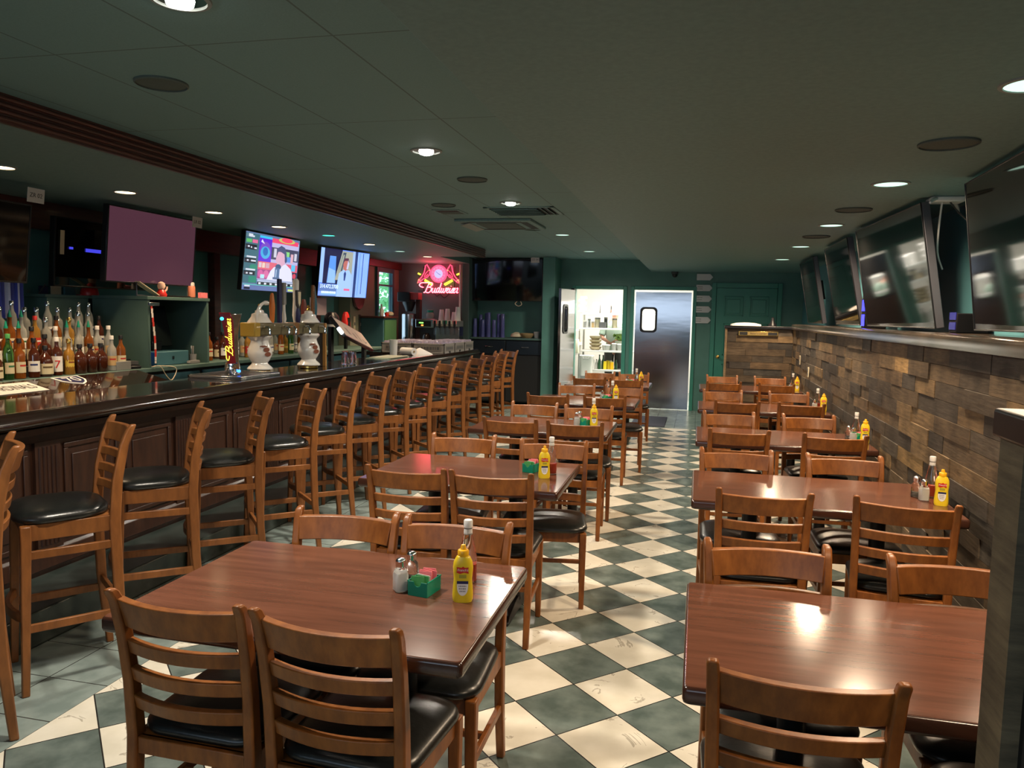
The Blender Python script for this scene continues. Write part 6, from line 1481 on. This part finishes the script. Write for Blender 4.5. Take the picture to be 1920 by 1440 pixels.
# (mustard, ketchup, salt, pepper, caddy) in plan; None = not on that table
SETS = [('L', 0, (-0.664, 2.190), (-0.700, 2.36), (-0.876, 2.215), (-0.868, 2.29), (-0.800, 2.225)),
        ('L', 1, (-0.771, 4.020), (-0.755, 4.14), None, None, (-0.872, 4.165)),
        ('L', 2, (-0.775, 6.09), (-0.795, 6.22), (-0.905, 6.05), (-0.895, 6.13), (-0.845, 6.09)),
        ('L', 3, (-0.79, 7.93), (-0.835, 8.03), (-0.93, 7.95), None, (-0.885, 7.96)),
        ('L', 4, (-0.68, 10.02), (-0.745, 10.10), (-0.86, 10.08), None, (-0.80, 10.08)),
        ('R', 1, (1.175, 4.03), (1.180, 4.22), (1.120, 4.11), (1.105, 4.19), None),
        ('R', 2, (1.205, 5.94), (1.17, 6.08), (1.135, 5.98), (1.12, 6.07), (1.19, 6.03)),
        ('R', 3, (1.215, 7.90), (1.185, 8.08), (1.150, 8.00), None, None),
        ('R', 4, (1.235, 10.12), (1.20, 10.25), (1.165, 10.15), None, None)]
for row, k, mu, ke, sa, pe, ca in SETS:
    tb = f'{NTH[k]} {"bar-side" if row == "L" else "plank-wall"} table'
    g = 'condiments on the tables'
    if mu: put2(pm, f'yellow squeeze mustard bottle on the {tb}', *mu, turn(*mu) + (0.1 if k else -0.04), 'mustard bottles on the tables')
    if ke: put2(pk_, f'glass ketchup bottle with white cap on the {tb}', *ke, 0, 'ketchup bottles on the tables')
    if sa: put2(ps, f'glass salt shaker with metal lid on the {tb}', *sa, turn(*sa) + 0.35, 'salt shakers on the tables')
    if pe: put2(pp_, f'glass pepper shaker with metal lid on the {tb}', *pe, turn(*pe) - 0.3, 'pepper shakers on the tables')
    if ca:
        rz = turn(*ca) - 0.50
        put2(pcd, f'green plastic packet caddy on the {tb}', *ca, rz, 'packet caddies on the tables')
        Mz = Matrix.Rotation(rz, 3, 'Z')
        for q, c in enumerate(('green_paper', 'green_paper', 'paper', 'pink', 'pink', 'pink', 'pink')):
            y = -0.036 + 0.0115 * q
            v = Mz @ Vector(((-0.004, 0.003, 0.0, 0.004, -0.003, 0.005, 0.0)[q], y, 0.0036 + (0.006 if c == 'pink' else 0)))
            nm = {'green_paper': 'green', 'paper': 'white', 'pink': 'pink'}[c]
            place_packet(c, f'{nm} sweetener packet in the green caddy on the {tb}', f'{nm} packets in the caddy on the {tb}', (ca[0] + v.x, ca[1] + v.y, TZ + v.z), (-0.10 + 0.03 * (q % 3), 0.06 * ((q % 3) - 1), rz))
# ------------------------------------------------------------------ downlights (each carries its own lamp)
def downlight(label, x, y, z, r, power, color, lens_e, cone, blend, group, lens_col=None, bulb=False):
    t = thing('downlight', label, 'ceiling light', (x, y, z), 0, group)
    MB().lathe([(r * 1.18, 0), (r * 1.16, -0.006), (r * 1.0, -0.008), (r * 0.98, -0.001)], n=28, cap0=False, cap1=False).build('trim_ring', M['trim_ring'], t, smooth=True)
    lens = M[lens_e]
    if bulb:
        MB().lathe([(r, -0.003), (r * 0.9, -0.0025)], n=28).build('reflector', M['chrome'], t, smooth=True)
        MB().lathe([(r * 0.55, -0.004), (r * 0.5, -0.02), (r * 0.25, -0.028), (0.004, -0.03)], n=20).build('bulb', lens, t, smooth=True)
    else:
        MB().lathe([(r, -0.0035), (r * 0.9, -0.004)], n=28).build('lens', lens, t, smooth=True)
    d = bpy.data.lights.new('lamp_beam', 'SPOT')
    d.energy = power; d.color = color; d.spot_size = math.radians(cone); d.spot_blend = blend; d.shadow_soft_size = 0.085
    o = bpy.data.objects.new('lamp_beam', d); COL.objects.link(o); o.parent = t; o.location = (0, 0, -0.035)
    return t
M['trim_ring'] = plain('trim_ring_grey', (0.22, 0.24, 0.22), 0.4)
M['bulb_white'] = plain('bulb_white', (0.5, 0.5, 0.5), 0.4, emit=(1.0, 0.97, 0.90), es=14)
M['lens_green'] = plain('lens_green_white', (0.4, 0.5, 0.45), 0.4, emit=(0.62, 1.0, 0.80), es=0.85)
M['lens_warm'] = plain('lens_warm', (0.5, 0.4, 0.3), 0.4, emit=(1.0, 0.72, 0.42), es=5)
M['lens_teal'] = plain('lens_teal', (0.0, 0.3, 0.2), 0.4, emit=(0.05, 1.0, 0.65), es=2.0)
WARM, SOFT, BARW = (1.0, 0.76, 0.52), (1.0, 0.89, 0.74), (1.0, 0.70, 0.42)
POS = ['nearest the camera, cut by the top picture edge', 'second from the camera', 'third from the camera', 'fourth from the camera', 'farthest from the camera']
for k, y in enumerate((2.29, 4.65, 6.88, 9.63, 12.09)):
    downlight(f'bright round downlight in the tiled ceiling, {POS[k]}', -1.69, y, CZ, 0.085, (160, 170, 170, 145, 110)[k], SOFT, 'bulb_white' if k < 3 else 'lens_green', 170, 0.85, 'downlights in the tiled ceiling', bulb=(k < 3))
downlight('bright downlight in the tiled ceiling behind the camera', -1.69, -0.2, CZ, 0.085, 8, SOFT, 'bulb_white', 170, 0.8, 'downlights in the tiled ceiling', bulb=True)
POS = ['behind the camera', 'above the near panel', 'reflected in the nearest wall screen', 'first visible one past the large speaker', 'second visible one past the large speaker', 'third visible one past the large speaker', 'farthest along the row']
for k, y in enumerate((-1.0, 1.05, 2.95, 4.91, 6.95, 8.92, 10.79)):
    downlight(f'green-white round downlight over the plank wall, {POS[k]}', 1.05, y, 2.43, 0.09, (3, 55, 145, 145, 145, 140, 130)[k], WARM, 'lens_green', 170, 0.85, 'downlights over the plank wall')
POS = ['nearest the camera at the picture edge', 'second from the left edge', 'third from the left edge', 'above the screen with the man', 'above the white coat screen', 'past the lit screens', 'nearest the neon sign']
for k, (x, y) in enumerate(((-4.43, 4.18), (-4.36, 5.21), (-4.39, 6.38), (-4.40, 7.54), (-4.26, 9.57), (-4.26, 10.65), (-4.20, 11.66))):
    downlight(f'warm round downlight over the bar, {POS[k]}', x, y, 2.52, 0.075, 56 if k < 5 else 85, BARW, 'lens_warm' if k != 5 else 'lens_green', 110, 0.6, 'warm downlights over the bar')
downlight('teal glowing downlight over the bar between the two lit screens', -4.27, 8.43, 2.52, 0.075, 2, (0.1, 1.0, 0.7), 'lens_teal', 110, 0.6, 'warm downlights over the bar')
downlight('small warm downlight at the wall above the purple screen', -5.02, 6.18, 2.52, 0.05, 6, BARW, 'lens_warm', 110, 0.6, 'warm downlights over the bar')
# round ceiling speakers
M['grille'] = grained('speaker_grille', (0.060, 0.080, 0.070), (0.085, 0.110, 0.095), (1, 1, 1), 300, 0.8)
def speaker(label, x, y, z, r, group):
    t = thing('ceiling_speaker', label, 'speaker', (x, y, z), 0, group)
    MB().lathe([(r, 0), (r, -0.008), (r * 0.94, -0.012), (r * 0.93, -0.006)], n=32, cap0=False, cap1=False).build('rim', M['grille'], t, smooth=True)
    MB().lathe([(r * 0.94, -0.005), (r * 0.5, -0.008), (0.01, -0.009)], n=32).build('grille', M['grille'], t, smooth=True)
for k, (x, y) in enumerate(((1.05, 3.85), (1.05, 6.0), (1.06, 7.86))):
    speaker(f'{["nearest and largest", "second", "third"][k]} round speaker in the soffit over the plank wall', x, y, 2.43, 0.125, 'speakers over the plank wall')
for k, (x, y) in enumerate(((-2.39, 3.10), (-1.69, 5.66), (-2.35, 6.95))):
    speaker(f'round speaker in the tiled ceiling, {["nearest the reeded fascia", "between the two bright downlights", "beside the small vent"][k]}', x, y, CZ, 0.115, 'speakers in the tiled ceiling')
speaker('small round speaker past the ceiling cassette', -1.93, 8.95, CZ, 0.11, 'speakers in the tiled ceiling')
# vents and cassette
v1 = thing('air_vent', 'wide dark louvred vent in the tiled ceiling', 'vent', (-1.68, 7.42, CZ))
b = MB()
for x0, x1, y0, y1 in ((-0.34, 0.34, -0.29, -0.25), (-0.34, 0.34, 0.25, 0.29), (-0.34, -0.30, -0.29, 0.29), (0.30, 0.34, -0.29, 0.29)): b.bx(x0, x1, y0, y1, -0.010, 0)
b.build('frame', M['soffit'], v1, bevel=0.003)
MB().bx(-0.30, 0.30, -0.25, 0.25, -0.003, -0.001).build('dark_backing', M['black_matte'], v1)
for q in range(7):
    MB().obx((-0.06, -0.22 + 0.073 * q, -0.010), (0.46, 0.045, 0.004), Matrix.Rotation(0.5, 3, 'X')).build('louvre', M['soffit'], v1)
for q in range(2): MB().obx((0.20 + 0.06 * q, 0, -0.010), (0.035, 0.48, 0.004), Matrix.Rotation(0.5, 3, 'Y')).build('side_louvre', M['soffit'], v1)
v2 = thing('air_vent', 'small dark vent beside the reeded fascia', 'vent', (-2.44, 7.42, CZ))
MB().bx(-0.14, 0.14, -0.16, 0.16, -0.008, 0).build('frame', M['soffit'], v2, bevel=0.003); MB().bx(-0.11, 0.11, -0.13, 0.0, -0.010, -0.008).build('slot', M['black_matte'], v2); MB().bx(-0.11, 0.11, 0.04, 0.12, -0.010, -0.008).build('slot', M['grille'], v2)
cs = thing('ceiling_cassette', 'square ceiling air conditioner with dark slots and a pale edge', 'air conditioner', (-2.16, 8.40, CZ))
MB().bx(-0.42, 0.42, -0.42, 0.42, -0.03, 0).build('panel', M['soffit'], cs, bevel=0.008)
MB().bx(-0.22, 0.22, -0.25, 0.25, -0.036, -0.03).build('grille', M['grille'], cs, bevel=0.003)
for x0, x1, y0, y1 in ((-0.30, 0.30, -0.36, -0.30), (0.28, 0.36, -0.32, 0.32), (-0.30, 0.30, 0.30, 0.36)): MB().bx(x0, x1, y0, y1, -0.032, -0.0295).build('air_slot', M['black_matte'], cs)
MB().obx((-0.33, 0.0, -0.045), (0.10, 0.60, 0.006), Matrix.Rotation(-0.25, 3, 'Y')).build('flap', plain('pale_flap', (0.28, 0.30, 0.27), 0.5), cs)

# ------------------------------------------------------------------ right wall: screens on the cap, receivers, router
for nm, y0, y1, xb, xt, lb in (('a', 2.95, 4.76, 1.46, 1.36, 'large dark television nearest the camera over the plank wall'), ('b', 5.46, 7.14, 1.45, 1.31, 'large dark television over the plank wall, second from the camera'),
                               ('c', 7.64, 8.92, 1.45, 1.29, 'dark television over the plank wall, third from the camera'), ('d', 9.92, 11.15, 1.46, 1.31, 'dark television over the plank wall, farthest from the camera')):
    z0, z1 = 1.60, 2.40
    tl_ = math.atan2(xb - xt, z1 - z0)
    h = math.hypot(xb - xt, z1 - z0)
    dy = {'a': -2.0, 'b': 2.6, 'c': 0.0, 'd': 0.0}[nm]
    television(lb, ((xb + xt) / 2 + 0.02, (y0 + y1) / 2, (z0 + z1) / 2), y1 - y0, h, -PI / 2 + math.radians(dy), tl_, bezel='black', edge=0.008, case='silver_edge')
M['media_black'] = plain('media_box_black', (0.004, 0.004, 0.005), 0.8, spec=0.1)
for nm, y, lb in (('receiver', 7.42, 'black media box with blue lights between two wall screens'), ('receiver', 5.20, 'black media box with a violet glow beside the router')):
    t = thing('media_box', lb, 'electronics', (1.52 if y > 6 else 1.60, y, 1.5755))
    MB().bx(-0.09, 0.09, -0.07, 0.07, 0, 0.30 if y > 6 else 0.12).build('case', M['media_black'], t, bevel=0.006)
    for q in range(2): MB().bx(-0.093, -0.09, -0.06, 0.06, 0.02 + (0.13 if y > 6 else 0.06) * q, (0.12 if y > 6 else 0.065) + (0.13 if y > 6 else 0.06) * q).build('blue_display', plain('blue_display_' + str(q) + str(int(y)), (0, 0, 0.1), 0.3, emit=(0.04, 0.04, 1.0) if y > 6 else (0.10, 0.07, 0.35), es=2.2 if y > 6 else 0.12), t)
rt = thing('wifi_router', 'white router with two splayed antennas hanging under the soffit', 'router', (1.50, 5.48, 2.395))
MB().bx(-0.10, 0.10, -0.07, 0.07, 0.0, 0.034).build('case', M['white'], rt, bevel=0.01)
for s in (-1, 1): MB().tube([(s * 0.07, 0.06 * s, 0.02), (s * 0.12, 0.17 * s, -0.005), (s * 0.15, 0.24 * s, -0.03)], [0.012, 0.011, 0.007], 8).build('antenna', M['white'], rt, smooth=True)
MB().tube(catmull([(-0.02, 0.0, 0.005), (-0.02, 0.03, -0.14), (0.0, 0.10, -0.30), (0.08, 0.26, -0.40)], 5), 0.006, 6).build('cable', M['white'], rt, smooth=True)
MB().tube(catmull([(0.02, -0.02, 0.005), (0.04, -0.10, -0.06), (0.08, -0.22, -0.15)], 5), 0.005, 6).build('cable', M['grey_dark'], rt, smooth=True)
# hedge outside the street door
b = MB(); rh = random.Random(9)
for k in range(260):
    c = Vector((-8.2 + rh.uniform(-0.5, 0.5), rh.uniform(17.0, 23.0), rh.uniform(0.1, 2.6)))
    for q in range(7):
        d = Vector((rh.uniform(-1, 1), rh.uniform(-1, 1), rh.uniform(-1, 1))) * 0.16; u = Vector((rh.uniform(-1, 1), rh.uniform(-1, 1), rh.uniform(-1, 1))).normalized() * 0.08; w = d.cross(u).normalized() * 0.06
        b.add([c + d - u, c + d + w, c + d + u, c + d - w], [(0, 1, 2, 3)])
tag(b.build('hedge', plain('hedge_leaf', (0.20, 0.50, 0.20), 0.7)), 'bright green hedge outside the street door', 'hedge', kind='stuff')
